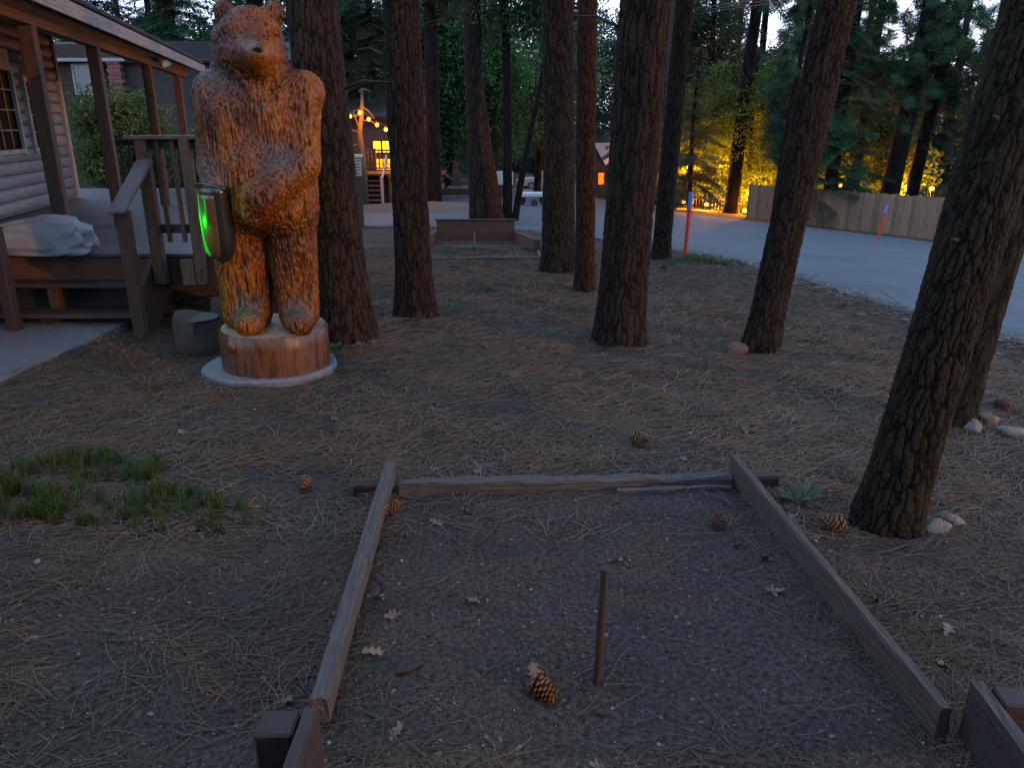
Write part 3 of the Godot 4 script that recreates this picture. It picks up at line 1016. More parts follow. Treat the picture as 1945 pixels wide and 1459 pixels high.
	while z > -16.7:
		var xr := -2.35 + (z + 7.95) * 0.2245
		if z < -13.3: xr = -4.72 + 0.2245 * (z + 7.95) + 0.32
		var xl := -9.0 if z > -9.3 else -6.95 + 0.2245 * (z + 9.3) - 0.1
		if z < -14.3: xl = -9.5
		part(d, "deck_board", box(xr - xl, 0.034, 0.132), deck_mats[i % 4], Vector3((xl + xr) * 0.5, 0.433 + rf(-0.0015, 0.0015), z) - o)
		z -= 0.14
		i += 1
	part(d, "riser", box(5.2, 0.24, 0.03), wood(lin(0.19, 0.07, 0.035), 0), Vector3(-6.35, 0.293, -7.965) - o)
	part(d, "rim_joist", box(1.4, 0.3, 0.04), M.dark_x, Vector3(-3.05, 0.262, -7.955) - o)
	part(d, "joist_end", box(0.13, 0.27, 0.06), wood(lin(0.3, 0.19, 0.1), 1), Vector3(-3.36, 0.262, -7.9) - o)
	part(d, "rim_joist", box(0.04, 0.28, 5.6), M.dark_z, Vector3(-2.98, 0.27, -10.75) - o, yaw(12.65))
	for p in [[-2.6, -8.2], [-3.3, -10.5], [-4.0, -8.3], [-5.8, -8.3]]:
		part(d, "footing_post", box(0.12, 0.75, 0.12), M.dark_y, Vector3(p[0], 0.04, p[1]) - o)
	part(d, "tread", box(5.2, 0.045, 0.29), M.tread, Vector3(-6.34, -0.105, -7.6) - o)
	part(d, "tread", box(5.2, 0.045, 0.29), M.tread, Vector3(-6.34, 0.155, -7.85) - o)
	part(d, "stringer", box(0.05, 0.5, 0.75), M.brown_z, Vector3(-3.70, 0.04, -7.75) - o, eul(35, 0, 0))
	part(d, "tread_support", box(0.1, 0.24, 0.2), M.brown_y, Vector3(-4.72, 0.012, -7.83) - o)
	part(d, "tread_support", box(0.1, 0.1, 0.2), M.dark_y, Vector3(-4.72, -0.18, -7.62) - o)
	part(d, "shade_panel", box(5.2, 0.3, 0.03), M.black, Vector3(-6.34, -0.02, -8.0) - o)  # black panel put in for the shade behind the open treads
	# ---- front railing with the stair rail
	var r := thing("deck_railing", "brown deck railing with flat cap, balusters and a sloping stair handrail", "railing", Vector3(-3.6, 0.43, -7.8))
	var ro := Vector3(-3.6, 0.43, -7.8)
	part(r, "cap_rail", box(1.5, 0.038, 0.15), wood(lin(0.25, 0.15, 0.11), 0, 0.6), Vector3(-3.0, 1.60, -7.8) - ro)
	part(r, "upper_rail", box(1.4, 0.09, 0.04), M.dark_x, Vector3(-2.98, 1.534, -7.83) - ro)
	part(r, "lower_rail", box(1.4, 0.09, 0.04), M.dark_x, Vector3(-2.98, 0.72, -7.83) - ro)
	part(r, "post", box(0.115, 1.42, 0.1, 0.006), wood(lin(0.16, 0.075, 0.042), 1), Vector3(-3.60, 0.87, -7.79) - ro)
	var bp := part(r, "post", box(0.095, 1.42, 0.1, 0.006), wood(lin(0.24, 0.135, 0.075), 1), Vector3(-3.17, 0.87, -7.77) - ro)
	for k in 3:
		part(bp, "bolt", cyl(0.014, 0.006, 10), M.black, Vector3(0.015, -0.56 - k * 0.045, 0.049), eul(90, 0, 0))
	for x in [-3.455, -3.305, -2.975, -2.84, -2.70, -2.56, -2.42]:
		part(r, "baluster", box(0.04, 0.99, 0.036), M.brown_y if x < -3.4 else (wood(lin(0.2, 0.1, 0.055), 1) if x < -3.2 else M.dark_y), Vector3(x, 1.085, -7.79) - ro)
	part(r, "newel_post", box(0.115, 1.2, 0.1, 0.006), M.brown_y, Vector3(-3.595, 0.36, -7.19) - ro)
	part(r, "handrail", box(0.16, 0.04, 0.84, 0.012), M.rail, Vector3(-3.58, 1.17, -7.4) - ro, eul(31, 0, 0))
	# left stair post, at the edge of the frame
	var lp := thing("stair_post", "brown stair post at the left end of the steps, beside the folded tarp", "post", Vector3(-4.86, -0.2, -7.3))
	part(lp, "post", box(0.11, 1.0, 0.11, 0.008), M.dark_y, Vector3(-0.03, 0.5, 0))
	# ---- far railing of the porch
	var fr := thing("deck_railing", "dark railing along the far end of the porch deck", "railing", C0 + BY * Vector3(0.1, 0, -1.45), BY)
	var far_side := [[Vector3(0.0, 0, 0), Vector3(1.72, 0, 0)], [Vector3(1.85, 0, 0.3), Vector3(4.1, 0, 2.9)]]
	for sd in far_side:
		var a: Vector3 = sd[0]
		var e: Vector3 = sd[1]
		var len_ := a.distance_to(e)
		var bs := along(e - a)
		for hy in [0.1, 0.93]:
			part(fr, "rail", box(len_, 0.085, 0.04), M.dark_x, (a + e) * 0.5 + Vector3(0, hy, 0), bs)
		part(fr, "cap_rail", box(len_, 0.035, 0.13), M.dark_x, (a + e) * 0.5 + Vector3(0, 0.995, 0), bs)
		var c := int(len_ / 0.145)
		for k in c:
			part(fr, "baluster", box(0.038, 0.86, 0.038), M.dark_y, a.lerp(e, (k + 0.5) / c) + Vector3(0, 0.52, 0) + bs * Vector3(0, 0, 0.04), bs)
	part(fr, "post", box(0.1, 1.1, 0.1), M.dark_y, Vector3(4.1, 0.5, 2.9))
	# ---- folded tarp on the deck edge
	var sph := SphereMesh.new()
	sph.radius = 1.0; sph.height = 2.0; sph.radial_segments = 110; sph.rings = 60
	var st2 := SurfaceTool.new()
	st2.create_from(sph, 0)
	var arr := st2.commit_to_arrays()
	var v: PackedVector3Array = arr[Mesh.ARRAY_VERTEX]
	var cr := FastNoiseLite.new()
	cr.seed = 17; cr.noise_type = FastNoiseLite.TYPE_CELLULAR; cr.frequency = 1.25; cr.fractal_type = FastNoiseLite.FRACTAL_NONE
	cr.cellular_return_type = FastNoiseLite.RETURN_DISTANCE
	for k in v.size():
		var p := v[k]
		var q := Vector3(signf(p.x) * pow(absf(p.x), 0.62), signf(p.y) * pow(absf(p.y), 0.75), signf(p.z) * pow(absf(p.z), 0.7))
		var f := cr.get_noise_3d(p.x * 1.5 + p.y * 1.1, p.y * 1.2 - p.x * 0.3, p.z * 1.3) + 0.4 * cr.get_noise_3d(p.x * 3.2, p.y * 3.0 + p.x, p.z * 3.0)
		q *= 0.97 + 0.09 * f
		for cz in [[1.0, 0.5, 0.3, 3.1, 0.0], [-0.7, 0.8, 0.4, 3.6, 1.3], [0.4, -0.6, 1.0, 4.2, 2.1], [0.9, 0.2, -0.9, 2.7, 0.7]]:
			var u: float = Vector3(cz[0], cz[1], cz[2]).normalized().dot(p) * cz[3] * 0.55 + cz[4] + 0.35 * f
			q *= 1.0 + 0.075 * (1.0 - 2.2 * absf(fposmod(u, 1.0) - 0.5))
		var hump := 1.0 - 0.35 * smoothstep(-0.1, 0.9, -q.x) * 0.5 + 0.2 * exp(-pow((q.x - 0.35) * 3.0, 2.0))
		v[k] = Vector3(q.x * 0.54, maxf(q.y * hump, -0.85) * 0.19, q.z * 0.17)
	var na := []
	na.resize(Mesh.ARRAY_MAX)
	na[Mesh.ARRAY_VERTEX] = v
	na[Mesh.ARRAY_INDEX] = arr[Mesh.ARRAY_INDEX]
	var st3 := SurfaceTool.new()
	st3.create_from_arrays(na)
	st3.generate_normals()
	var tarp := part(self, "folded_tarp", st3.commit(), plain(lin(0.235, 0.25, 0.28), 0.8), Vector3(-4.84, 0.611, -7.90), yaw(-2))
	tag(tarp, "crumpled pale grey tarp folded on the deck edge above the steps", "tarp")
	# ---- charcoal house behind, with its window and brick pillar
	var nh := thing("neighbour_house", "charcoal house with a low dark roof, brick pillar and one pale window", "house", Vector3(-10.5, slope(-10.5, -24), -24.2))
	var no := Vector3(-10.5, slope(-10.5, -24), -24.2)
	var char_m := wood(lin(0.040, 0.041, 0.046), 0, 0.8)
	for k in 26:
		part(nh, "wall_board", box(4.4, 0.195, 0.05), char_m, Vector3(-9.55 - no.x + rf(-0.002, 0.002), 0.1 + k * 0.19, 0.0))
	part(nh, "wall", box(9, 5.0, 0.1, 0.0), wood(lin(0.075, 0.055, 0.035), 0, 0.9), Vector3(-1.0, 2.35, -0.1))
	part(nh, "wall", box(9, 5.2, 4.0, 0.0), plain(lin(0.03, 0.03, 0.032), 0.9), Vector3(-0.9, 2.3, -2.3))
	part(nh, "roof", box(10, 0.08, 3.2), wood(lin(0.03, 0.03, 0.033), 0, 0.9), Vector3(-0.9, 4.78, -1.3), eul(14, 0, 0))
	part(nh, "eave_trim", box(3.4, 0.09, 0.06), plain(lin(0.22, 0.22, 0.23), 0.7), Vector3(-13.2 - no.x + 0.3, 4.43, 0.28))
	var nw := part(nh, "window", box(0.85, 0.78, 0.04, 0.0), plain(lin(0.07, 0.09, 0.11), 0.12), Vector3(-12.45 - no.x, 3.92, -0.02))
	for s in [-1.0, 1.0]:
		part(nw, "frame", box(0.05, 0.86, 0.06), M.trim, Vector3(s * 0.44, 0, 0.02))
		part(nw, "frame", box(0.84, 0.05, 0.058), M.trim, Vector3(0, s * 0.41, 0.02))
	var pil := part(nh, "chimney", box(0.36, 4.4, 0.3), plain(lin(0.09, 0.07, 0.065), 0.9), Vector3(-11.55 - no.x, 2.2, 0.1))
	var brick_mats := [plain(lin(0.14, 0.055, 0.05), 0.9), plain(lin(0.11, 0.05, 0.05), 0.9), plain(lin(0.16, 0.07, 0.06), 0.9)]
	for k in 20:
		for s in 2:
			var bw := 0.2
			part(pil, "brick", box(bw - 0.012, 0.088, 0.31, 0.006), brick_mats[(k * 7 + s * 3) % 3], Vector3((s - 0.5) * bw + (0.02 if k % 2 == 0 else -0.02), 0.25 + k * 0.1, 0.02))
	# bushes round the porch
	var bu := thing("leafy_bush", "green leafy bush in front of the charcoal house", "bush", on(-9.2, -19.5))
	part(bu, "stem", tube([Vector3(0, -0.1, 0), Vector3(0.1, 1.0, 0), Vector3(0.0, 2.2, 0)], [0.05, 0.04, 0.02], 8), M.dark_y)
	broad_crown(bu, Vector3(-0.3, 1.95, 0), Vector3(1.35, 1.35, 1.1), 260, M.leaf, Color(0.08, 0.12, 0.03), 0.75)
	bu = thing("leafy_bush", "small bright green bush beyond the right porch posts", "bush", on(-7.3, -18.3))
	part(bu, "stem", tube([Vector3(0, -0.1, 0), Vector3(0.05, 0.8, 0), Vector3(0.0, 1.6, 0)], [0.04, 0.03, 0.015], 8), M.dark_y)
	broad_crown(bu, Vector3(0, 1.55, 0), Vector3(0.8, 0.85, 0.7), 110, M.leaf, Color(0.07, 0.13, 0.035), 0.6)
	# ---- cut log seats beside the deck
	var stump_mat := wood(lin(0.10, 0.075, 0.06), 1, 0.9, 1.0, 0.5)
	var s0 := thing("log_stump", "cut log seat nearest the carved figure, standing in front of another", "stump", on(-2.86, -6.75))
	part(s0, "bark_side", tube([Vector3(0, -0.05, 0), Vector3(0, 0.1, 0), Vector3(0, 0.3, 0), Vector3(0.005, 0.315, 0)], [0.212, 0.205, 0.205, 0.19], 40), stump_mat)
	part(s0, "cut_top", cyl(0.19, 0.008, 40), wood(lin(0.15, 0.135, 0.135), 0, 0.85, 1.2, 0.4), Vector3(0, 0.312, 0))
	var s1 := dup(s0, "log_stump", "cut log seat standing behind the other, against the deck", on(-2.72, -7.28, 0.02), yaw(70).scaled(Vector3(0.95, 1.12, 0.95)))
	s1.set_meta("category", "stump")

func build_far_places() -> void:
	# ---- cabin across the road with lit windows
	var gy := slope(-5, -31)
	var o := Vector3(-4.6, gy, -31)
	var h := thing("far_cabin", "small brown cabin across the road with glowing yellow windows and red brown deck", "house", o)
	var wm := wood(lin(0.17, 0.12, 0.08), 0, 0.85, 0.6)
	for k in 12:
		part(h, "wall_board", box(5.2, 0.24, 0.06), wm, Vector3(-1.8 + rf(-0.01, 0.01), 0.5 + k * 0.245, -2.4), eul(rf(2, 4), 0, 0))
	part(h, "wall", box(5.1, 3.4, 3.0, 0.0), plain(lin(0.08, 0.06, 0.05), 0.9), Vector3(-1.8, 1.6, -4.0))
	part(h, "roof", box(6.4, 0.12, 4.6), wood(lin(0.04, 0.036, 0.035), 0), Vector3(-2.3, 3.85, -4.1), eul(16, 0, 0))
	var glow := lamp_mat(Color(1.0, 0.70, 0.10), 2.2)
	for k in 2:
		var w := part(h, "window", box(0.30, 0.44, 0.03, 0.0), glow, Vector3(-1.02 + k * 0.38, 2.06, -2.33))
		for s in [-1.0, 1.0]:
			part(w, "frame", box(0.05, 0.54, 0.07), M.brown_y, Vector3(s * 0.175, 0, 0.02))
			part(w, "frame", box(0.30, 0.05, 0.068), M.brown_x, Vector3(0, s * 0.245, 0.02))
	var lw := part(h, "window", box(0.72, 0.42, 0.03, 0.0), lamp_mat(Color(1.0, 0.6, 0.12), 1.3), Vector3(-0.83, 1.36, -2.33))
	for k in 4:
		part(lw, "muntin", box(0.04, 0.42, 0.04, 0.004), M.brown_y, Vector3(-0.36 + k * 0.24, 0, 0.02))
	part(lw, "muntin", box(0.72, 0.03, 0.042, 0.004), M.brown_x, Vector3(0, 0.02, 0.02))
	# deck, railing and stairs of that cabin
	var red_x := wood(lin(0.19, 0.075, 0.04), 0)
	var red_y := wood(lin(0.19, 0.075, 0.04), 1)
	part(h, "deck_floor", box(3.6, 0.06, 2.4), red_x, Vector3(0.05, 1.08, -1.15))
	part(h, "skirt_board", box(1.7, 1.02, 0.05), red_y, Vector3(0.62, 0.52, 0.08))
	part(h, "deck_beam", box(1.72, 0.16, 0.06), red_x, Vector3(0.62, 1.0, 0.13))
	part(h, "rail", box(3.4, 0.07, 0.1), red_x, Vector3(0.0, 1.95, -1.5))
	part(h, "rail", box(3.4, 0.06, 0.05), red_x, Vector3(0.0, 1.25, -1.5))
	for k in 22:
		part(h, "baluster", box(0.045, 0.7, 0.045), red_y, Vector3(-1.6 + k * 0.155, 1.6, -1.5))
	for k in 3:
		part(h, "rail_post", box(0.09, 0.95, 0.09), red_y, Vector3(-0.98 + k * 1.2, 1.55, -1.44))
	for k in 6:
		part(h, "stair_tread", box(0.72, 0.05, 0.28), wood(lin(0.13, 0.075, 0.05), 0), Vector3(-0.76, 0.17 + k * 0.165, 0.95 - k * 0.26))
		part(h, "stair_riser", box(0.72, 0.11, 0.02), M.dark_x, Vector3(-0.76, 0.085 + k * 0.165, 0.84 - k * 0.26))
	part(h, "stair_rail", box(0.07, 0.05, 1.7), plain(lin(0.28, 0.26, 0.25), 0.7), Vector3(-0.36, 1.35, 0.22), eul(32, 0, 0))
	part(h, "stair_post", box(0.1, 1.1, 0.1), plain(lin(0.27, 0.22, 0.2), 0.7), Vector3(-0.36, 0.5, 0.95))
	# gate post on this side of the road, with a printed sheet
	var np := thing("notice_post", "brown wooden panel post behind the first trunk, white cap and printed sheet", "post", on(-4.02, -19.75))
	part(np, "panel", box(0.55, 1.72, 0.07), M.brown_y, Vector3(-0.02, 0.86, 0))
	part(np, "cap", box(0.62, 0.07, 0.14), plain(lin(0.5, 0.46, 0.4), 0.8), Vector3(0, 1.75, 0))
	var sh := part(np, "sheet", box(0.16, 0.42, 0.012, 0.002), plain(lin(0.34, 0.32, 0.28), 0.7), Vector3(0.20, 1.48, 0.045))
	for k in 5:
		part(sh, "print_bar", box(0.11, 0.035, 0.002, 0.0), plain(lin(0.1, 0.1, 0.1), 0.8), Vector3(0, 0.15 - k * 0.075, 0.008))
	# string lights hung from a thin bare tree
	var bt := thing("bare_tree", "thin pale bare tree by the far cabin, lit by string lights", "tree", on(-5.55, -29.4))
	var pale := plain(lin(0.055, 0.045, 0.035), 0.85)
	part(bt, "trunk", tube([Vector3(0, -0.1, 0), Vector3(0.04, 1.6, 0), Vector3(-0.02, 2.6, 0), Vector3(0.12, 3.3, 0), Vector3(0.16, 4.1, 0)], [0.17, 0.13, 0.10, 0.07, 0.05], 12), pale)
	for e in [[2.4, Vector3(-0.25, 0.9, 0.1)], [2.5, Vector3(-0.5, 0.15, 0.1)], [3.0, Vector3(0.65, -0.15, 0.1)], [3.5, Vector3(0.5, -0.4, 0)], [3.2, Vector3(-0.6, -0.25, 0)], [2.2, Vector3(-0.85, -0.35, 0.1)], [4.0, Vector3(0.4, 0.0, 0)]]:
		var p := Vector3(0.05, e[0], 0)
		var q: Vector3 = e[1]
		part(bt, "branch", tube([p, p + q * 0.5 + Vector3(0, 0.08, 0), p + q], [0.035, 0.025, 0.012], 6), pale)
	var sl := thing("string_lights", "string of glowing amber bulbs hanging by the far cabin", "string lights", Vector3(-5.4, 2.0, -28.9))
	var spots := [Vector3(-0.38, 0.04, 0), Vector3(-0.02, 0.17, 0), Vector3(0.28, -0.06, 0), Vector3(0.57, -0.25, 0), Vector3(0.87, -0.41, 0)]
	var wire := [Vector3(-1.0, -0.15, 0)]
	for s in spots: wire.append(s + Vector3(0, 0.13, 0))
	wire.append(Vector3(1.6, -0.55, 0))
	var wr := []
	for s in wire: wr.append(0.008)
	part(sl, "cable", tube(wire, wr, 5), M.black)
	var bulb_m := lamp_mat(Color(1.0, 0.58, 0.16), 6.0)
	var bs_ := SphereMesh.new()
	bs_.radius = 0.06; bs_.height = 0.13; bs_.radial_segments = 14; bs_.rings = 8
	for s in spots:
		part(sl, "bulb", bs_, bulb_m, s)
		part(sl, "socket", cyl(0.022, 0.07, 8), M.black, s + Vector3(0, 0.05, 0))
		lamp(sl, "bulb_light", s, Color(1.0, 0.55, 0.14), 0.8, 0.05)
	# ---- things beyond the bank
	var tp := thing("stone_pillar", "tapered brown pillar on a grey stone block, left of the twin pine", "pillar", Vector3(-2.62, slope(-2.6, -37.2) + 0.0, -37.2))
	var st := new_st()
	for k in 4:
		var a0 := PI / 4 + k * PI / 2
		var a1 := a0 + PI / 2
		quad(st, Vector3(cos(a0) * 0.32, 0.42, sin(a0) * 0.32), Vector3(cos(a1) * 0.32, 0.42, sin(a1) * 0.32), Vector3(cos(a1) * 0.16, 1.5, sin(a1) * 0.16), Vector3(cos(a0) * 0.16, 1.5, sin(a0) * 0.16), Vector3(cos((a0 + a1) / 2), 0, sin((a0 + a1) / 2)))
	quad(st, Vector3(0.115, 1.5, 0.115), Vector3(-0.115, 1.5, 0.115), Vector3(-0.115, 1.5, -0.115), Vector3(0.115, 1.5, -0.115), Vector3.UP)
	part(tp, "shaft", done(st), M.brown_y)
	part(tp, "block", box(0.9, 0.45, 0.7, 0.05), M.concrete, Vector3(0, 0.2, 0))
	var lg := thing("black_log", "long black beam lying across behind the dirt bank", "beam", Vector3(-2.5, slope(-2.5, -36.3) + 0.12, -36.2))
	part(lg, "beam", box(3.2, 0.28, 0.24, 0.03), M.black, Vector3(0.2, 0.1, 0))
	part(lg, "kerb_board", box(3.0, 0.22, 0.1, 0.02), wood(lin(0.3, 0.17, 0.09), 0), Vector3(0.2, -0.14, 0.3))
	var ra := thing("timber_ramp", "sloping red brown timbers with a bright top board, by the grey stone block", "ramp", Vector3(-3.4, slope(-3.4, -38) + 0.2, -38))
	for k in 3:
		part(ra, "timber", box(1.5, 0.14, 0.12), M.brown_x if k != 1 else plain(lin(0.4, 0.36, 0.32), 0.7), Vector3(0, 0.75 + k * 0.16, 0.1 * k), eul(0, 0, -32))
	part(ra, "post", box(0.12, 1.4, 0.12), M.brown_y, Vector3(-0.45, 0.6, 0))
	var tr := thing("white_trailer", "low white utility trailer mostly hidden behind the twin pine", "trailer", Vector3(-1.0, slope(-1, -38.5), -38.5))
	part(tr, "bed", box(2.1, 0.62, 1.2, 0.05), plain(lin(0.34, 0.34, 0.33), 0.6), Vector3(0, 0.85, 0))
	part(tr, "frame", box(2.2, 0.12, 1.0, 0.02), M.black, Vector3(0, 0.48, 0))
	for s in [-0.65, 0.65]:
		part(tr, "wheel", cyl(0.28, 0.18, 20, 0.03), M.black, Vector3(s, 0.28, 0.62), eul(90, 0, 0))
	var bx := thing("boat_trailer", "pale low trailer with a small black jockey wheel at the road edge", "trailer", Vector3(0.75, slope(0.7, -30) + 0.0, -30.2))
	part(bx, "bed", box(1.25, 0.16, 0.6, 0.03), plain(lin(0.36, 0.38, 0.4), 0.6), Vector3(0, 0.42, 0))
	part(bx, "jockey_wheel", cyl(0.14, 0.07, 18, 0.02), M.black, Vector3(0.1, 0.14, 0.3), eul(90, 0, 0))
	part(bx, "leg", box(0.05, 0.3, 0.05), M.metal, Vector3(0.1, 0.3, 0.24))
	for s in [-0.4, 0.5]:
		part(bx, "wheel", cyl(0.19, 0.12, 18, 0.03), M.black, Vector3(s, 0.19, -0.2), eul(90, 0, 0))
	# parked car seen between the forked tree and the wide trunk
	var cz := -62.0
	var ca := thing("parked_car", "pale tan car parked far down the road, half behind leaves", "car", Vector3(2.6, slope(2.6, cz), cz), yaw(12))
	var body := new_st(true)
	var prof := [Vector2(-2.1, 0.35), Vector2(-2.15, 0.7), Vector2(-1.9, 0.85), Vector2(-1.0, 0.92), Vector2(-0.45, 1.38), Vector2(0.9, 1.42), Vector2(1.6, 0.95), Vector2(2.1, 0.88), Vector2(2.15, 0.4)]
	for s in 2:
		pass
	var cg := CSGPolygon3D.new()
	var pv := PackedVector2Array()
	for p in prof: pv.append(p)
	cg.polygon = pv
	cg.depth = 1.65
	cg.name = "body"
	cg.position = Vector3(0, 0, 0.82)
	cg.material = plain(lin(0.34, 0.28, 0.22), 0.3)
	ca.add_child(cg)
	part(ca, "windshield", box(0.06, 0.5, 1.4, 0.01), M.glass, Vector3(-0.76, 1.14, 0), eul(0, 0, -51))
	part(ca, "side_window", box(1.2, 0.36, 0.02, 0.005), M.glass, Vector3(0.25, 1.15, 0.825))
	for s in [[-1.3, 0.78], [1.35, 0.78], [-1.3, -0.78], [1.35, -0.78]]:
		var wl := part(ca, "wheel", cyl(0.33, 0.2, 22, 0.04), M.black, Vector3(s[0], 0.33, s[1] - 0.1), eul(90, 0, 0))
		part(wl, "rim", cyl(0.2, 0.21, 16, 0.02), M.metal)
	for s in [-0.55, 0.55]:
		part(ca, "headlight", box(0.06, 0.14, 0.3, 0.02), plain(lin(0.6, 0.6, 0.6), 0.2), Vector3(-2.13, 0.66, s))
	# gabled house at the end of the road
	var gh := thing("gabled_house", "dark gabled house with a pale roof edge and orange lit windows down the road", "house", Vector3(6.0, slope(6, -51), -51))
	part(gh, "wall", box(2.6, 3.0, 3.0, 0.02), wood(lin(0.05, 0.045, 0.04), 1), Vector3(-0.05, 1.5, -1.5))
	var gs := new_st()
	var A := Vector3(-0.85, 3.45, 0.35)
	var B := Vector3(1.3, 3.45, 0.35)
	var Cc := Vector3(0.0, 2.1, 0.35)
	tri(gs, A, B, Cc, Vector3(0, 0, 1))
	tri(gs, A + Vector3(0, 0.1, -0.8), B + Vector3(0, 0.1, -0.8), Cc + Vector3(0, 0, -0.8), Vector3(0, 0, -1))
	quad(gs, A, B, B + Vector3(0, 0.1, -0.8), A + Vector3(0, 0.1, -0.8), Vector3.UP)
	quad(gs, A, Cc, Cc + Vector3(0, 0, -0.8), A + Vector3(0, 0.1, -0.8), Vector3(-1, -1, 0))
	quad(gs, B, Cc, Cc + Vector3(0, 0, -0.8), B + Vector3(0, 0.1, -0.8), Vector3(1, -1, 0))
	part(gh, "gable_panel", done(gs), plain(lin(0.62, 0.64, 0.68), 0.7))
	part(gh, "roof", box(4.2, 0.1, 3.6), wood(lin(0.05, 0.05, 0.05), 0), Vector3(0, 3.75, -1.5), eul(10, 0, 0))
	var og := lamp_mat(Color(1.0, 0.36, 0.05), 1.3)
	part(gh, "window", box(0.2, 0.95, 0.04, 0.0), og, Vector3(-0.78, 1.85, 0.02))
	part(gh, "window", box(0.34, 0.7, 0.04, 0.0), og, Vector3(-0.25, 1.25, 0.02))
	# ---- board fence on the far side of the road, each picket a board
	var fa := Vector3(10.9, 0, -36.2)
	var fb := Vector3(20.2, 0, -18.6)
	var fe := thing("board_fence", "weathered tan picket board fence along the far side of the road", "fence", Vector3(fa.x, slope(fa.x, fa.z), fa.z))
	var fo := fe.position
	var L := fa.distance_to(fb)
	var bs := along(fb - fa)
	var cnt := int(L / 0.145)
	var tones := []
	for k in 6:
		tones.append(wood(lin(0.235, 0.15, 0.092) * rf(1.1, 1.4), 1, 0.9))
	var pmeshes := [box(0.137, 1.5, 0.02), box(0.132, 1.53, 0.02), box(0.139, 1.47, 0.02)]
	for k in mini(cnt, 150):
		var p := fa.lerp(fb, (k + 0.5) / cnt)
		p.y = slope(p.x, p.z) + 0.74 + rf(-0.015, 0.015)
		part(fe, "picket", pmeshes[k % 3], tones[rng.randi() % 6], p - fo + bs * Vector3(0, 0, rf(0, 0.008)), bs.rotated(bs.z, rf(-0.01, 0.01)))
	for hy in [0.35, 1.15]:
		var p0 := fa + Vector3(0, slope(fa.x, fa.z) + hy, 0)
		var p1 := fb + Vector3(0, slope(fb.x, fb.z) + hy, 0)
		part(fe, "rail", box(L, 0.09, 0.04), M.grey_x, (p0 + p1) * 0.5 - fo - bs * Vector3(0, 0, 0.04), along(p1 - p0))
	# iron garden fence left of it, behind the dark trunk
	var ir := thing("iron_fence", "thin dark garden fence in front of the lamp lit trees", "fence", Vector3(9.0, slope(9, -41.5), -41.5))
	for k in 30:
		var x := 8.6 + k * 0.17
		part(ir, "bar", box(0.025, 1.15, 0.025), M.black, Vector3(x - 9.0, slope(x, -41.5) - slope(9, -41.5) + 0.55, 0))
	for hy in [0.25, 0.95]:
		part(ir, "rail", box(5.1, 0.035, 0.03), M.black, Vector3(2.1, slope(11.1, -41.5) - slope(9, -41.5) + hy, 0.02), eul(0, 0, -rad_to_deg(atan(0.076))))
	# ---- red marker posts with blue tops
	var red := plain(lin(0.42, 0.03, 0.02), 0.5)
	var blue := plain(lin(0.07, 0.14, 0.42), 0.5)
	var mp := thing("marker_post", "red marker post with a blue top at the near road edge", "post", on(3.1, -13.72), eul(0, 0, -1.5), "red marker posts along the road")
	part(mp, "shaft", cyl(0.036, 0.85, 14), red)
	part(mp, "cap", cyl(0.038, 0.28, 14, 0.008), blue, Vector3(0, 0.85, 0))
	dup(mp, "marker_post", "red marker post with a blue top standing before the board fence", Vector3(11.5, slope(11.5, -24.2), -24.2), eul(0, 0, -6))
	dup(mp, "marker_post", "leaning red marker post seen between two close trunks", Vector3(2.42, slope(2.42, -22.5), -22.5), eul(0, 0, 5))
	# overhead cables
	var up := thing("utility_pole", "slim dark utility pole hidden behind the trunk at the road edge, carrying the cables", "pole", Vector3(4.8, slope(4.8, -25), -25))
	part(up, "pole", cyl(0.11, 7.0, 14), M.dark_y)
	part(up, "cross_arm", box(0.9, 0.1, 0.1), M.dark_x, Vector3(0.2, 6.5, 0))
	var oc := thing("overhead_cable", "bundle of black overhead cables crossing the treetops", "cable", Vector3(4, 4, -24))
	for k in 3:
		var pts := []
		var rr := []
		for i in 13:
			var t := i / 12.0
			pts.append(Vector3(lerpf(0.8, 18, t), lerpf(0.55, 3.2, t) + 0.9 * pow(t - 0.5, 2.0) + k * 0.07, lerpf(-1, 3.5, t) + k * 0.05))
			rr.append(0.014)
		part(oc, "cable", tube(pts, rr, 5), plain(lin(0.05, 0.05, 0.055), 0.4))

func lamp(parent: Node3D, called: String, at: Vector3, c: Color, e: float, size: float) -> void:
	var l := OmniLight3D.new()
	l.name = called
	l.light_color = c
	l.light_energy = e
	l.light_size = size
	l.omni_range = 60.0
	l.omni_attenuation = 2.0
	l.shadow_enabled = true
	l.position = at
	parent.add_child(l, true)

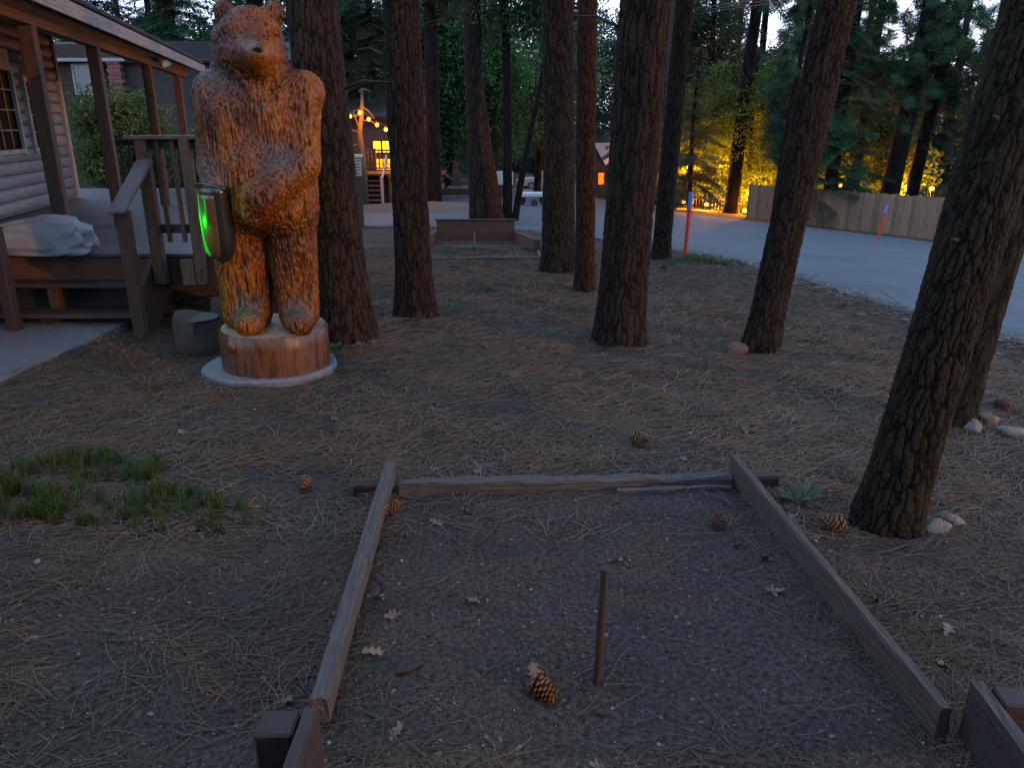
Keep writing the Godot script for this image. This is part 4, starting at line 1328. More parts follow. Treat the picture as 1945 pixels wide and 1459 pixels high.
func build_lights() -> void:
	# garden up-lights across the road and behind the fence: a small can, a glowing lens, a light just over it
	var can := cyl(0.07, 0.16, 14, 0.01)
	var lens := SphereMesh.new()
	lens.radius = 0.10; lens.height = 0.2; lens.radial_segments = 16; lens.rings = 8
	var gl := lamp_mat(Color(1.0, 0.62, 0.18), 9.0)
	var L := [
		[11.75, -39.4, 0.0, 5.0, "garden lamp glowing at the foot of the dark trunk across the road"],
		[10.5, -42.2, 0.1, 70.0, "garden lamp glowing by the thin iron fence, left of the dark trunk"],
		[9.3, -42.4, 0.15, 30.0, "garden lamp glowing low behind the red marker post"],
		[12.0, -43.4, 2.6, 130.0, "added tall lamp hidden inside the yellow tree, behind the dark trunk"],  # added to carry amber light higher into the leaves
		[9.9, -44.6, 2.0, 60.0, "garden lamp on a stake inside the left bushy tree"],
		[12.9, -41.4, 0.5, 110.0, "lamp glowing just above the left end of the board fence"],
		[16.9, -40.5, 1.4, 70.0, "lamp glowing over the fence, left of the thick dark trunk"],
		[19.6, -39.0, 1.2, 70.0, "lamp glowing over the fence between conifer boughs"],
		[20.6, -38.6, 1.3, 45.0, "lamp glowing over the fence at the far right"],
	]
	for q in L:
		var y := slope(q[0], q[1])
		var t := thing("garden_lamp", q[4], "lamp", Vector3(q[0], y, q[1]), Basis(), "garden lamps")
		if q[2] > 0.3: part(t, "stake", cyl(0.03, q[2], 8), M.black)
		part(t, "can", can, M.black, Vector3(0, q[2], 0))
		part(t, "bulb", lens, gl, Vector3(0, q[2] + 0.2, 0))
		lamp(t, "lamp_light", Vector3(0, q[2] + 0.2, 0), Color(1.0, 0.60, 0.14), q[3] * 0.5, 0.08)
	# glow out of the lit windows
	for q in [[Vector3(-5.43, 0.7, -33.1), Vector2(0.75, 0.5), 2.0, Color(1, 0.6, 0.12)], [Vector3(5.5, -0.9, -50.8), Vector2(0.7, 0.8), 0.7, Color(1, 0.4, 0.08)]]:
		var al := AreaLight3D.new()
		al.name = "window_light"
		al.area_size = q[1]
		al.light_energy = q[2]
		al.light_color = q[3]
		al.shadow_enabled = true
		al.position = q[0]
		al.rotation_degrees = Vector3(0, 180, 0)
		add_child(al, true)
	# street lamp standing back on the right, behind the viewer: the warm light on the figure and the porch
	var sp := Vector3(20.5, 0, 12.5)
	var lp := thing("street_lamp", "street lamp behind the viewer that throws warm light across the yard", "lamp", Vector3(sp.x, slope(sp.x, sp.z), sp.z))
	part(lp, "pole", tube([Vector3(0, -0.2, 0), Vector3(0, 4.6, 0), Vector3(-0.3, 4.95, -0.25), Vector3(-0.9, 5.0, -0.75)], [0.07, 0.05, 0.04, 0.035], 12), M.metal)
	part(lp, "lamp_head", box(0.5, 0.12, 0.28, 0.03), M.metal, Vector3(-1.05, 5.06, -0.87), yaw(-40))
	part(lp, "lamp_lens", box(0.32, 0.03, 0.2, 0.01), lamp_mat(Color(1.0, 0.6, 0.25), 6.0), Vector3(-1.05, 4.985, -0.87), yaw(-40))
	var s := SpotLight3D.new()
	s.name = "street_light"
	s.light_color = Color(1.0, 0.66, 0.28)
	s.light_energy = 330.0
	s.light_size = 0.12
	s.spot_range = 80.0
	s.spot_attenuation = 2.0
	s.spot_angle = 15.0
	s.spot_angle_attenuation = 0.6
	s.shadow_enabled = true
	var from := lp.position + Vector3(-1.05, 4.93, -0.87)
	add_child(s, true)
	s.look_at_from_position(from, Vector3(-3.2, 2.4, -7.0), Vector3.UP)

func build_added_cabin() -> void:
	# an unseen cabin added at the viewer's back: its wall and eave keep the evening sky off the near pit
	var c := thing("cabin", "added dark brown cabin, unseen behind the viewer, whose eave shades the near pit", "house", Vector3(-3.0, 0.0, 2.2))
	for k in 15:
		part(c, "wall_board", box(11.5, 0.19, 0.05), M.dark_x, Vector3(0, 0.2 + k * 0.192, 0))
	part(c, "wall", box(11.4, 3.2, 5.0, 0.0), plain(lin(0.05, 0.04, 0.035), 0.9), Vector3(0, 1.5, 2.56))
	part(c, "roof", box(12.6, 0.12, 7.0), wood(lin(0.05, 0.045, 0.045), 0, 0.9), Vector3(0, 4.05, 1.9), eul(-20, 0, 0))
	var d := part(c, "door", box(0.9, 2.0, 0.06), M.brown_y, Vector3(2.2, 1.15, -0.05))
	part(d, "handle", cyl(0.02, 0.1, 10), M.metal, Vector3(0.35, 0, -0.06), eul(90, 0, 0))

func build_road_edge() -> void:
	# grit and needles that have drifted over the edge of the asphalt
	var gs := new_st()
	box_to(gs, Vector3.ZERO, Vector3(1, 0.5, 0.8), 0.25)
	var xf := []
	var cc := []
	for i in 9000:
		var k := rng.randi() % 13
		var a: Vector2 = road_poly[k]
		var b: Vector2 = road_poly[k + 1]
		var n := (b - a).orthogonal().normalized()
		var p := a.lerp(b, rng.randf()) + n * rng.randfn() * 0.22
		var s := rf(0.008, 0.028) * (1.0 if rng.randf() < 0.85 else 1.9)
		xf.append(Transform3D(Basis(Vector3.UP, rf(0, TAU)).scaled(Vector3(s * rf(1.0, 2.6), s * 0.5, s)), Vector3(p.x, slope(p.x, p.y) + 0.016, p.y)))
		cc.append([Color(0.06, 0.047, 0.036), Color(0.10, 0.075, 0.05), Color(0.04, 0.034, 0.03), Color(0.12, 0.115, 0.11)][rng.randi() % 4] * rf(0.6, 1.3))
	tag(copies(self, "road_edge_grit", done(gs), M.vc, xf, cc), "dirt crumbs and grit drifted over the near edge of the asphalt")

func build_statue() -> void:
	var bx := -1.95
	var bz := -6.05
	var gy := slope(bx, bz)
	# concrete pad
	var pad := thing("concrete_pad", "round pale concrete pad under the log base of the carved figure", "pad", Vector3(-2.0, gy - 0.03, -6.08))
	var st := new_st()
	var pts := []
	for e in [[0.0, 1.0], [0.085, 1.0], [0.1, 0.975]]: pts.append(e)
	var ring := func(i: int, j: int) -> Vector3:
		var a := TAU * (i % 56) / 56.0
		var r: float = 0.535 * (1.0 + 0.02 * sin(a * 3.0) + 0.012 * sin(a * 7.0 + 1.0)) * pts[j][1]
		return Vector3(cos(a) * r, pts[j][0], sin(a) * r)
	for i in 56:
		for j in 2:
			var m: Vector3 = ring.call(i, j)
			quad(st, ring.call(i, j), ring.call(i + 1, j), ring.call(i + 1, j + 1), ring.call(i, j + 1), Vector3(m.x, 0.1, m.z))
		tri(st, Vector3(0, 0.1, 0), ring.call(i, 2), ring.call(i + 1, 2), Vector3.UP)
	part(pad, "disc", done(st), M.concrete)
	# the carved figure: a plain bear on a log base
	var o := thing("wood_carving", "tall carved and varnished orange brown figure with grooved fur standing on a round log", "sculpture", Vector3(bx, gy + 0.07, bz))
	var H := 0.325
	var ls := new_st(true)
	var lr := func(i: int, j: int) -> Vector3:
		var a := TAU * (i % 90) / 90.0
		var yy: float = [0.0, 0.1, 0.2, 0.31, H][j]
		var r: float = (0.425 if j < 4 else 0.412) * (1.0 + 0.02 * sin(a * 2.0 + 1.0) + 0.008 * sin(a * 9.0) + 0.006 * sin(a * 23.0 + yy * 4.0))
		return Vector3(cos(a) * r + 0.01, yy, sin(a) * r)
	for i in 90:
		for j in 4:
			var m: Vector3 = lr.call(i, j)
			quad(ls, lr.call(i, j), lr.call(i + 1, j), lr.call(i + 1, j + 1), lr.call(i, j + 1), Vector3(m.x, 0, m.z))
	var streak := ntex(61, 0.011, [lin(0.05, 0.035, 0.03), lin(0.35, 0.26, 0.2), lin(0.8, 0.7, 0.6), lin(1, 0.88, 0.76), lin(0.5, 0.38, 0.3)], [0.0, 0.35, 0.55, 0.75, 1.0], 512, 5)
	var log_m := triplanar(lin(0.11, 0.042, 0.012), streak, Vector3(2.2, 0.5, 2.2), 0.5, t_grain_h, 0.3)
	log_m.clearcoat_enabled = true
	log_m.clearcoat = 0.3
	log_m.clearcoat_roughness = 0.35
	var base := part(o, "log_base", done(ls), log_m)
	part(base, "cut_top", cyl(0.408, 0.006, 60), triplanar(lin(0.28, 0.2, 0.125), t_grain, Vector3(2, 2, 2), 0.7, t_grain_h, 0.2), Vector3(0.01, H - 0.004, 0))
	part(base, "knot", tube([Vector3(0, 0, -0.04), Vector3(0, 0, 0.012), Vector3(0, 0, 0.018)], [0.055, 0.045, 0.03], 20), log_m, Vector3(-0.235, 0.235, 0.345), yaw(-34))
	# body
	var V := func(x: float, y: float, z: float) -> Vector3: return Vector3(x, y, z)
	var caps := [
		[V.call(-0.08, 1.62, 0.0), V.call(-0.10, 0.95, 0.0), 0.26, 0.26],
		[V.call(0.21, 1.62, 0.0), V.call(0.19, 0.95, 0.0), 0.25, 0.25],
		[V.call(0.05, 1.25, 0.08), V.call(0.05, 1.0, 0.1), 0.25, 0.25],
		[V.call(-0.24, 1.79, 0.0), V.call(0.41, 1.79, 0.0), 0.145, 0.14],
		[V.call(-0.25, 1.74, 0.02), V.call(-0.275, 1.25, 0.06), 0.15, 0.125],
		[V.call(-0.275, 1.25, 0.06), V.call(-0.24, 1.05, 0.2), 0.125, 0.11],
		[V.call(0.38, 1.72, 0.02), V.call(0.36, 1.30, 0.08), 0.145, 0.135],
		[V.call(0.36, 1.28, 0.12), V.call(0.12, 1.05, 0.36), 0.145, 0.12],
		[V.call(0.12, 1.05, 0.36), V.call(0.07, 0.93, 0.35), 0.115, 0.085],
		[V.call(-0.17, 0.85, 0.0), V.call(-0.19, 0.12, 0.0), 0.22, 0.185],
		[V.call(0.21, 0.85, 0.0), V.call(0.23, 0.12, 0.0), 0.2, 0.15],
		[V.call(-0.16, 0.09, 0.06), V.call(-0.09, 0.075, 0.28), 0.13, 0.095],
		[V.call(0.23, 0.085, 0.06), V.call(0.29, 0.07, 0.24), 0.12, 0.092],
		[V.call(0.07, 1.78, 0.02), V.call(0.07, 1.98, 0.02), 0.2, 0.21],
		[V.call(0.07, 2.14, 0.02), V.call(0.07, 2.05, 0.03), 0.215, 0.235],
		[V.call(-0.08, 2.12, -0.03), V.call(-0.13, 1.98, -0.02), 0.15, 0.12],
		[V.call(0.14, 2.04, 0.19), V.call(0.20, 2.01, 0.33), 0.12, 0.082],
		[V.call(0.13, 1.95, 0.17), V.call(0.175, 1.945, 0.27), 0.09, 0.06],
		[V.call(-0.02, 2.2, 0.17), V.call(0.24, 2.2, 0.13), 0.055, 0.055],
		[V.call(-0.115, 2.315, -0.01), V.call(-0.12, 2.33, -0.01), 0.072, 0.066],
		[V.call(0.235, 2.315, -0.02), V.call(0.24, 2.33, -0.02), 0.072, 0.066],
	]
	var b: Array = body_mesh(caps, 0.0145, 0.05)
	b = subdivide(b[0], b[1])
	var v: PackedVector3Array = b[0]
	var idx: PackedInt32Array = b[1]
	# relax once so that the net's steps do not show
	for pass_ in 2:
		var acc := PackedVector3Array()
		acc.resize(v.size())
		var cn := PackedFloat32Array()
		cn.resize(v.size())
		for i in range(0, idx.size(), 3):
			for k in 3:
				acc[idx[i + k]] += v[idx[i + (k + 1) % 3]]
				cn[idx[i + k]] += 1.0
		for i in v.size():
			if cn[i] > 0.0: v[i] = v[i].lerp(acc[i] / cn[i], 0.5)
	var nm := smooth_normals(v, idx)
	var cols := PackedColorArray()
	for i in v.size():
		var p := v[i]
		var w := 0.4 * n_fine.get_noise_3d(p.x * 9.0, p.y * 5.0, p.z * 9.0)
		var g := n_fine.get_noise_3d(p.x * 72.0 + w * 5.0, p.y * 5.0, p.z * 72.0)
		var g2 := n_fine.get_noise_3d(p.x * 130.0, p.y * 22.0, p.z * 130.0)
		var ridge := 1.0 - 2.0 * absf(g)
		var face := smoothstep(0.16, 0.30, p.z) * smoothstep(1.88, 1.96, p.y)
		v[i] = p + nm[i] * (0.020 * (ridge - 0.4) + 0.006 * g2) * (1.0 - 0.85 * face)
		var tone := n_fine.get_noise_3d(p.x * 5.0, p.y * 2.2, p.z * 5.0)
		var c := Color(0.20, 0.056, 0.003).lerp(Color(0.05, 0.012, 0.0025), clampf(0.35 + 1.3 * tone, 0.0, 1.0))
		c = c.lerp(Color(0.20, 0.078, 0.004), clampf(-tone * 1.5, 0.0, 0.7))
		c = c.lerp(Color(0.012, 0.007, 0.005), clampf((0.6 - ridge) * 1.5, 0.0, 0.9))     # darker in the grooves
		# sky light painted as grey patches on shoulders, forearm and toes
		var d1 := minf(minf(p.distance_to(Vector3(-0.24, 1.88, 0.05)) / 0.2, p.distance_to(Vector3(0.26, 1.30, 0.26)) / 0.16), minf(p.distance_to(Vector3(-0.1, 0.19, 0.22)) / 0.14, p.distance_to(Vector3(0.27, 0.18, 0.2)) / 0.13))
		d1 = minf(d1, p.distance_to(Vector3(-0.3, 1.2, 0.14)) / 0.2)
		c = c.lerp(Color(0.06, 0.054, 0.05), clampf(1.3 - d1 + 0.5 * g, 0.0, 0.85))
		cols.append(c)
	var arr := []
	arr.resize(Mesh.ARRAY_MAX)
	arr[Mesh.ARRAY_VERTEX] = v
	arr[Mesh.ARRAY_NORMAL] = smooth_normals(v, idx)
	arr[Mesh.ARRAY_COLOR] = cols
	arr[Mesh.ARRAY_INDEX] = idx
	var am := ArrayMesh.new()
	am.add_surface_from_arrays(Mesh.PRIMITIVE_TRIANGLES, arr)
	var fm := plain(Color(1, 1, 1), 0.47)
	fm.metallic_specular = 0.4
	fm.vertex_color_use_as_albedo = true
	fm.heightmap_enabled = true
	fm.heightmap_texture = t_grain_h
	fm.heightmap_scale = 0.35
	fm.uv1_triplanar = true
	fm.uv1_scale = Vector3(9, 1.2, 9)
	fm.clearcoat_enabled = true
	fm.clearcoat = 0.12
	fm.clearcoat_roughness = 0.3
	var top := Vector3(0, H - 0.01, 0)
	var figure := part(o, "figure", am, fm, top)
	var dark := plain(lin(0.015, 0.012, 0.011), 0.35)
	part(figure, "nose", rock_mesh(Vector3(0.085, 0.06, 0.06), 4), dark, Vector3(0.225, 2.045, 0.405))
	var es := SphereMesh.new()
	es.radius = 0.02; es.height = 0.04; es.radial_segments = 14; es.rings = 8
	part(figure, "eye", es, dark, Vector3(0.03, 2.135, 0.235))
	part(figure, "eye", es, dark, Vector3(0.225, 2.13, 0.20))
	part(figure, "mouth", tube([Vector3(0.10, 1.955, 0.29), Vector3(0.16, 1.975, 0.345), Vector3(0.215, 1.98, 0.375), Vector3(0.25, 1.975, 0.34), Vector3(0.27, 1.96, 0.28)], [0.004, 0.008, 0.008, 0.008, 0.004], 6), dark)
	# the dark rounded pouch that hangs from the figure's hand
	var pm := new_st(true)
	var prof := func(i: int, j: int) -> Vector3:
		var u := i / 26.0           # around
		var t := j / 16.0           # top to bottom
		var wd := 0.108 * (1.0 if t < 0.62 else sqrt(maxf(0.0, 1.0 - pow((t - 0.62) / 0.38, 2.0)))) + 0.004
		var dp := wd * 0.75
		var a := TAU * u
		return Vector3(signf(cos(a)) * pow(absf(cos(a)), 0.7) * wd, 0.29 - t * 0.58, signf(sin(a)) * pow(absf(sin(a)), 0.8) * dp)
	for i in 26:
		for j in 16:
			var m: Vector3 = prof.call(i, j)
			quad(pm, prof.call(i, j), prof.call(i + 1, j), prof.call(i + 1, j + 1), prof.call(i, j + 1), Vector3(m.x, m.y * 0.3, m.z))
		tri(pm, Vector3(0, 0.29, 0), prof.call(i, 0), prof.call(i + 1, 0), Vector3.UP)
	var pmat := plain(lin(0.010, 0.012, 0.010), 0.22)
	pmat.clearcoat_enabled = true
	pmat.clearcoat = 0.6
	var pouch := part(o, "glossy_pouch", done(pm), pmat, Vector3(-0.235, 0.84, 0.27) + top, eul(6, -18, -4))
	part(pouch, "flap", tube([Vector3(-0.125, 0.29, 0.03), Vector3(0, 0.30, 0.05), Vector3(0.125, 0.29, 0.03)], [0.018, 0.022, 0.018], 10), dark)
	var pan := part(pouch, "front_panel", pm.commit(), plain(lin(0.075, 0.035, 0.008), 0.16), Vector3(-0.012, -0.005, 0.045), Basis().scaled(Vector3(0.66, 0.84, 0.62)))
	(pan.material_override as StandardMaterial3D).clearcoat_enabled = true
	var gm := lamp_mat(Color(0.02, 0.75, 0.06), 0.2)  # green highlight on the pouch put in as added glowing strips
	part(pouch, "added_glow_strip", tube([Vector3(-0.099, 0.235, 0.062), Vector3(-0.101, 0.08, 0.066), Vector3(-0.100, -0.08, 0.066), Vector3(-0.083, -0.18, 0.07), Vector3(-0.058, -0.222, 0.07)], [0.003, 0.006, 0.005, 0.012, 0.004], 8), gm)
	part(pouch, "added_glow_strip", tube([Vector3(-0.02, 0.225, 0.098), Vector3(-0.018, 0.12, 0.102), Vector3(-0.016, 0.02, 0.102)], [0.006, 0.009, 0.003], 8), lamp_mat(Color(0.02, 0.55, 0.05), 0.16))
	lamp(pouch, "added_green_light", Vector3(-0.15, 0.02, 0.13), Color(0.12, 1.0, 0.08), 0.04, 0.03)  # added light, green spill around the pouch

func plank(called: String, label: String, a: Vector3, b: Vector3, h: float, w: float, mat: Material, sd: int, warp := 0.004) -> MeshInstance3D:
	# a weathered board between two points (a and b lie on its top centre line), edges worn
	var L := a.distance_to(b)
	var n := 60
	var st := new_st()
	var nz := FastNoiseLite.new()
	nz.seed = sd; nz.frequency = 1.0
	var sec := [Vector2(-0.5, -1.0), Vector2(-0.5, -0.1), Vector2(-0.42, 0.0), Vector2(-0.1, 0.0), Vector2(0.1, 0.0), Vector2(0.42, 0.0), Vector2(0.5, -0.1), Vector2(0.5, -1.0)]
	var pt := func(i: int, k: int) -> Vector3:
		var x := L * i / n - L * 0.5
		var s: Vector2 = sec[k % 8]
		var j := Vector2(nz.get_noise_2d(x * 4.0, k * 7.0), nz.get_noise_2d(x * 5.0, k * 7.0 + 50.0)) * warp
		if k % 8 == 0 or k % 8 == 7: j.y = 0.0
		var e := 0.0
		if (i == 0 or i == n) : e = nz.get_noise_2d(k * 13.0, 3.0) * warp * 3.0
		return Vector3(x + e, s.y * h + j.y + nz.get_noise_1d(x * 1.5) * warp, s.x * w + j.x + nz.get_noise_1d(x * 1.2 + 9.0) * warp)
	for i in n:
		for k in 8:
			var m: Vector3 = pt.call(i, k)
			var s0: Vector2 = (sec[k] + sec[(k + 1) % 8]) * 0.5 - Vector2(0, -0.5)
			quad(st, pt.call(i, k), pt.call(i + 1, k), pt.call(i + 1, k + 1), pt.call(i, k + 1), Vector3(0, s0.y, s0.x))
	for i in [0, n]:
		for k in range(1, 7):
			tri(st, pt.call(i, 0), pt.call(i, k), pt.call(i, k + 1), Vector3(-1 if i == 0 else 1, 0, 0))
	var o := part(self, called, done(st), mat, (a + b) * 0.5, along(b - a))
	if label: tag(o, label, "board")
	return o

func build_pits() -> void:
	var weather := wood(lin(0.105, 0.104, 0.104), 0, 0.85, 1.0, 0.6)
	var weather2 := wood(lin(0.115, 0.105, 0.1), 0, 0.85, 1.0, 0.6)
	var brown := wood(lin(0.105, 0.08, 0.066), 0, 0.8, 1.0, 0.4)
	plank("pit_board", "grey weathered left side board of the near pit, running towards the viewer", Vector3(-0.655, slope(0, -3.72) + 0.135, -3.75), Vector3(-0.60, slope(0, -1.9) + 0.09, -1.93), 0.088, 0.056, weather, 3)
	plank("pit_board", "brown right side board of the near pit set on edge", Vector3(1.205, slope(0, -3.75) + 0.15, -3.8), Vector3(1.305, slope(0, -1.86) + 0.115, -1.86), 0.135, 0.036, brown, 5)
	plank("pit_beam", "split grey cross beam at the far side of the near pit", Vector3(-0.60, slope(0, -3.68) + 0.06, -3.67), Vector3(1.17, slope(0, -3.72) + 0.068, -3.73), 0.11, 0.07, weather, 8, 0.010)
	plank("pit_beam", "thin loose grey slat lying against the cross beam of the near pit", Vector3(0.55, slope(0, -3.62) + 0.03, -3.62), Vector3(1.15, slope(0, -3.65) + 0.035, -3.655), 0.05, 0.035, weather2, 11, 0.008)
	plank("beam_end", "dark square beam end outside the right far corner of the near pit", Vector3(1.235, slope(0, -3.7) + 0.075, -3.72), Vector3(1.42, slope(0, -3.7) + 0.07, -3.74), 0.13, 0.08, M.dark_x, 13, 0.004)
	plank("beam_end", "dark rotten beam end outside the left far corner of the near pit", Vector3(-0.84, slope(0, -3.66) + 0.045, -3.66), Vector3(-0.69, slope(0, -3.68) + 0.055, -3.68), 0.09, 0.085, M.dark_x, 15, 0.008)
	# painted end boards by the viewer
	plank("end_board", "dark brown painted board at the bottom edge, left end of the near pit", Vector3(-0.573, 0.135, -1.765), Vector3(-0.56, 0.15, -0.8), 0.24, 0.042, wood(lin(0.045, 0.032, 0.03), 0, 0.7), 21, 0.004)
	var lb := thing("end_post", "short dark post at the bottom edge, outside the left board of the near pit", "post", Vector3(-0.652, slope(0, -1.7) - 0.02, -1.71))
	part(lb, "block", box(0.105, 0.22, 0.10, 0.007), wood(lin(0.035, 0.03, 0.028), 1, 0.8), Vector3(0, 0.105, 0))
	plank("end_board", "dark brown painted board in the bottom right corner of the near pit", Vector3(1.388, 0.13, -1.875), Vector3(1.30, 0.15, -0.8), 0.25, 0.045, wood(lin(0.05, 0.036, 0.036), 0, 0.7), 23, 0.004)
	var rb := thing("end_post", "short dark block jutting out beyond the bottom right corner board", "post", Vector3(1.50, slope(0, -1.8) - 0.02, -1.82), yaw(-9))
	part(rb, "block", box(0.15, 0.215, 0.085, 0.006), wood(lin(0.045, 0.035, 0.037), 0, 0.8), Vector3(0, 0.1, 0))
	# the iron stake
	var sk := thing("iron_stake", "rusty iron stake standing in the dirt of the near pit", "stake", on(0.287, -2.138, -0.03), eul(0, 0, -1.5))
	part(sk, "rod", cyl(0.0135, 0.478, 22, 0.002), M.steel_rust)
	part(sk, "peg", box(0.11, 0.014, 0.014, 0.005), M.stub, Vector3(0.0, 0.028, 0.03), yaw(8))
	# far pit
	var fb := wood(lin(0.17, 0.07, 0.035), 0, 0.75)  # warm lamp light that misses the pit, put into the board colour
	var z0 := -16.15
	var fp := thing("far_backboard", "dark brown two board backboard of the far pit under the twin pine", "board", Vector3(-0.76, slope(-0.7, z0), z0))
	part(fp, "board", box(1.62, 0.21, 0.045), fb, Vector3(0, 0.13, 0))
	part(fp, "board", box(1.62, 0.205, 0.045), fb, Vector3(0, 0.345, 0.005))
	part(fp, "cap", box(1.68, 0.03, 0.09), M.dark_x, Vector3(0, 0.465, 0))
	plank("far_side_board", "short brown side board at the right of the far pit", Vector3(0.06, slope(0, -16.1) + 0.25, -16.1), Vector3(0.47, slope(0, -14.5) + 0.23, -14.45), 0.26, 0.05, fb, 31, 0.002)
	plank("far_side_board", "short brown side board at the left of the far pit, half hidden by a trunk", Vector3(-1.58, slope(0, -16.1) + 0.25, -16.1), Vector3(-1.78, slope(0, -14.5) + 0.23, -14.45), 0.26, 0.05, fb, 33, 0.002)
	plank("far_post", "square brown post at the near end of the far pit's right side board", Vector3(0.41, slope(0, -14.4) + 0.25, -14.38), Vector3(0.53, slope(0, -14.4) + 0.25, -14.38), 0.27, 0.1, M.brown_y, 35, 0.002)
	plank("far_beam", "low dark beam along the front of the far pit", Vector3(-1.9, slope(0, -13.2) + 0.055, -13.12), Vector3(0.5, slope(0, -13.2) + 0.065, -13.25), 0.09, 0.08, weather2, 37, 0.012)
	plank("far_beam", "thin pale rail along the right side of the far pit", Vector3(0.50, slope(0, -13.3) + 0.05, -13.3), Vector3(0.49, slope(0, -14.3) + 0.05, -14.3), 0.06, 0.045, weather, 39, 0.004)
	var s2 := thing("iron_stake", "thin stake standing in the middle of the far pit", "stake", on(-0.707, -14.5, -0.02))
	part(s2, "rod", cyl(0.012, 0.40, 12), plain(lin(0.14, 0.11, 0.1), 0.6))
	part(s2, "sleeve", cyl(0.028, 0.12, 12), M.black)

func cone_mesh(open_: float, sd: int) -> Array:
	var r := RandomNumberGenerator.new()
	r.seed = sd
	var st := new_st()
	var n := 80
	for i in n:
		var t := (i + 0.5) / n
		var a := i * 2.39996
		var y := lerpf(-0.042, 0.05, t)
		var rad := 0.034 * sqrt(maxf(0.05, 1.0 - pow(absf(t - 0.36) / 0.66, 2.2))) 
		var out := Vector3(cos(a), 0, sin(a))
		var tilt := lerpf(-0.25, 0.9, t) + r.randf_range(-0.12, 0.12)
		var d := (out * cos(tilt * (1.3 - open_)) + Vector3.UP * sin(tilt)).normalized()
		var side := out.cross(Vector3.UP)
		var l := (0.024 + 0.012 * open_) * r.randf_range(0.85, 1.1) * (0.6 + 0.5 * (1 - t))
		var p := out * rad * 0.5 + Vector3(0, y, 0)
		var w := 0.0098 * (0.65 + 0.5 * (1.0 - t))
		var up := side.cross(d) * -1.0
		var tip := p + d * l
		var g := r.randf_range(0.8, 1.2)
		st.set_color(Color(0.45 * g, 0.36 * g, 0.3 * g))
		quad(st, p - side * w * 0.4, p + side * w * 0.4, tip * 0.98 + p * 0.02 + side * w, tip * 0.98 + p * 0.02 - side * w, up)
		st.set_color(Color(1.0 * g, 0.85 * g, 0.7 * g))
		var th := up * 0.0035
		quad(st, tip + side * w + th, tip - side * w + th, tip - side * w * 0.8 - th, tip + side * w * 0.8 - th, d)
		tri(st, tip + side * w + th, tip - side * w + th, tip + d * 0.004 + th * 1.5, d)
		tri(st, tip + side * w - th, tip - side * w - th, tip + d * 0.004 + th * 1.5, d)
	var scales := done(st)
	var core := tube([Vector3(0, -0.042, 0), Vector3(0, -0.03, 0), Vector3(0, 0, 0), Vector3(0, 0.03, 0), Vector3(0, 0.052, 0)], [0.006, 0.019, 0.022, 0.014, 0.003], 12)
	return [scales, core]

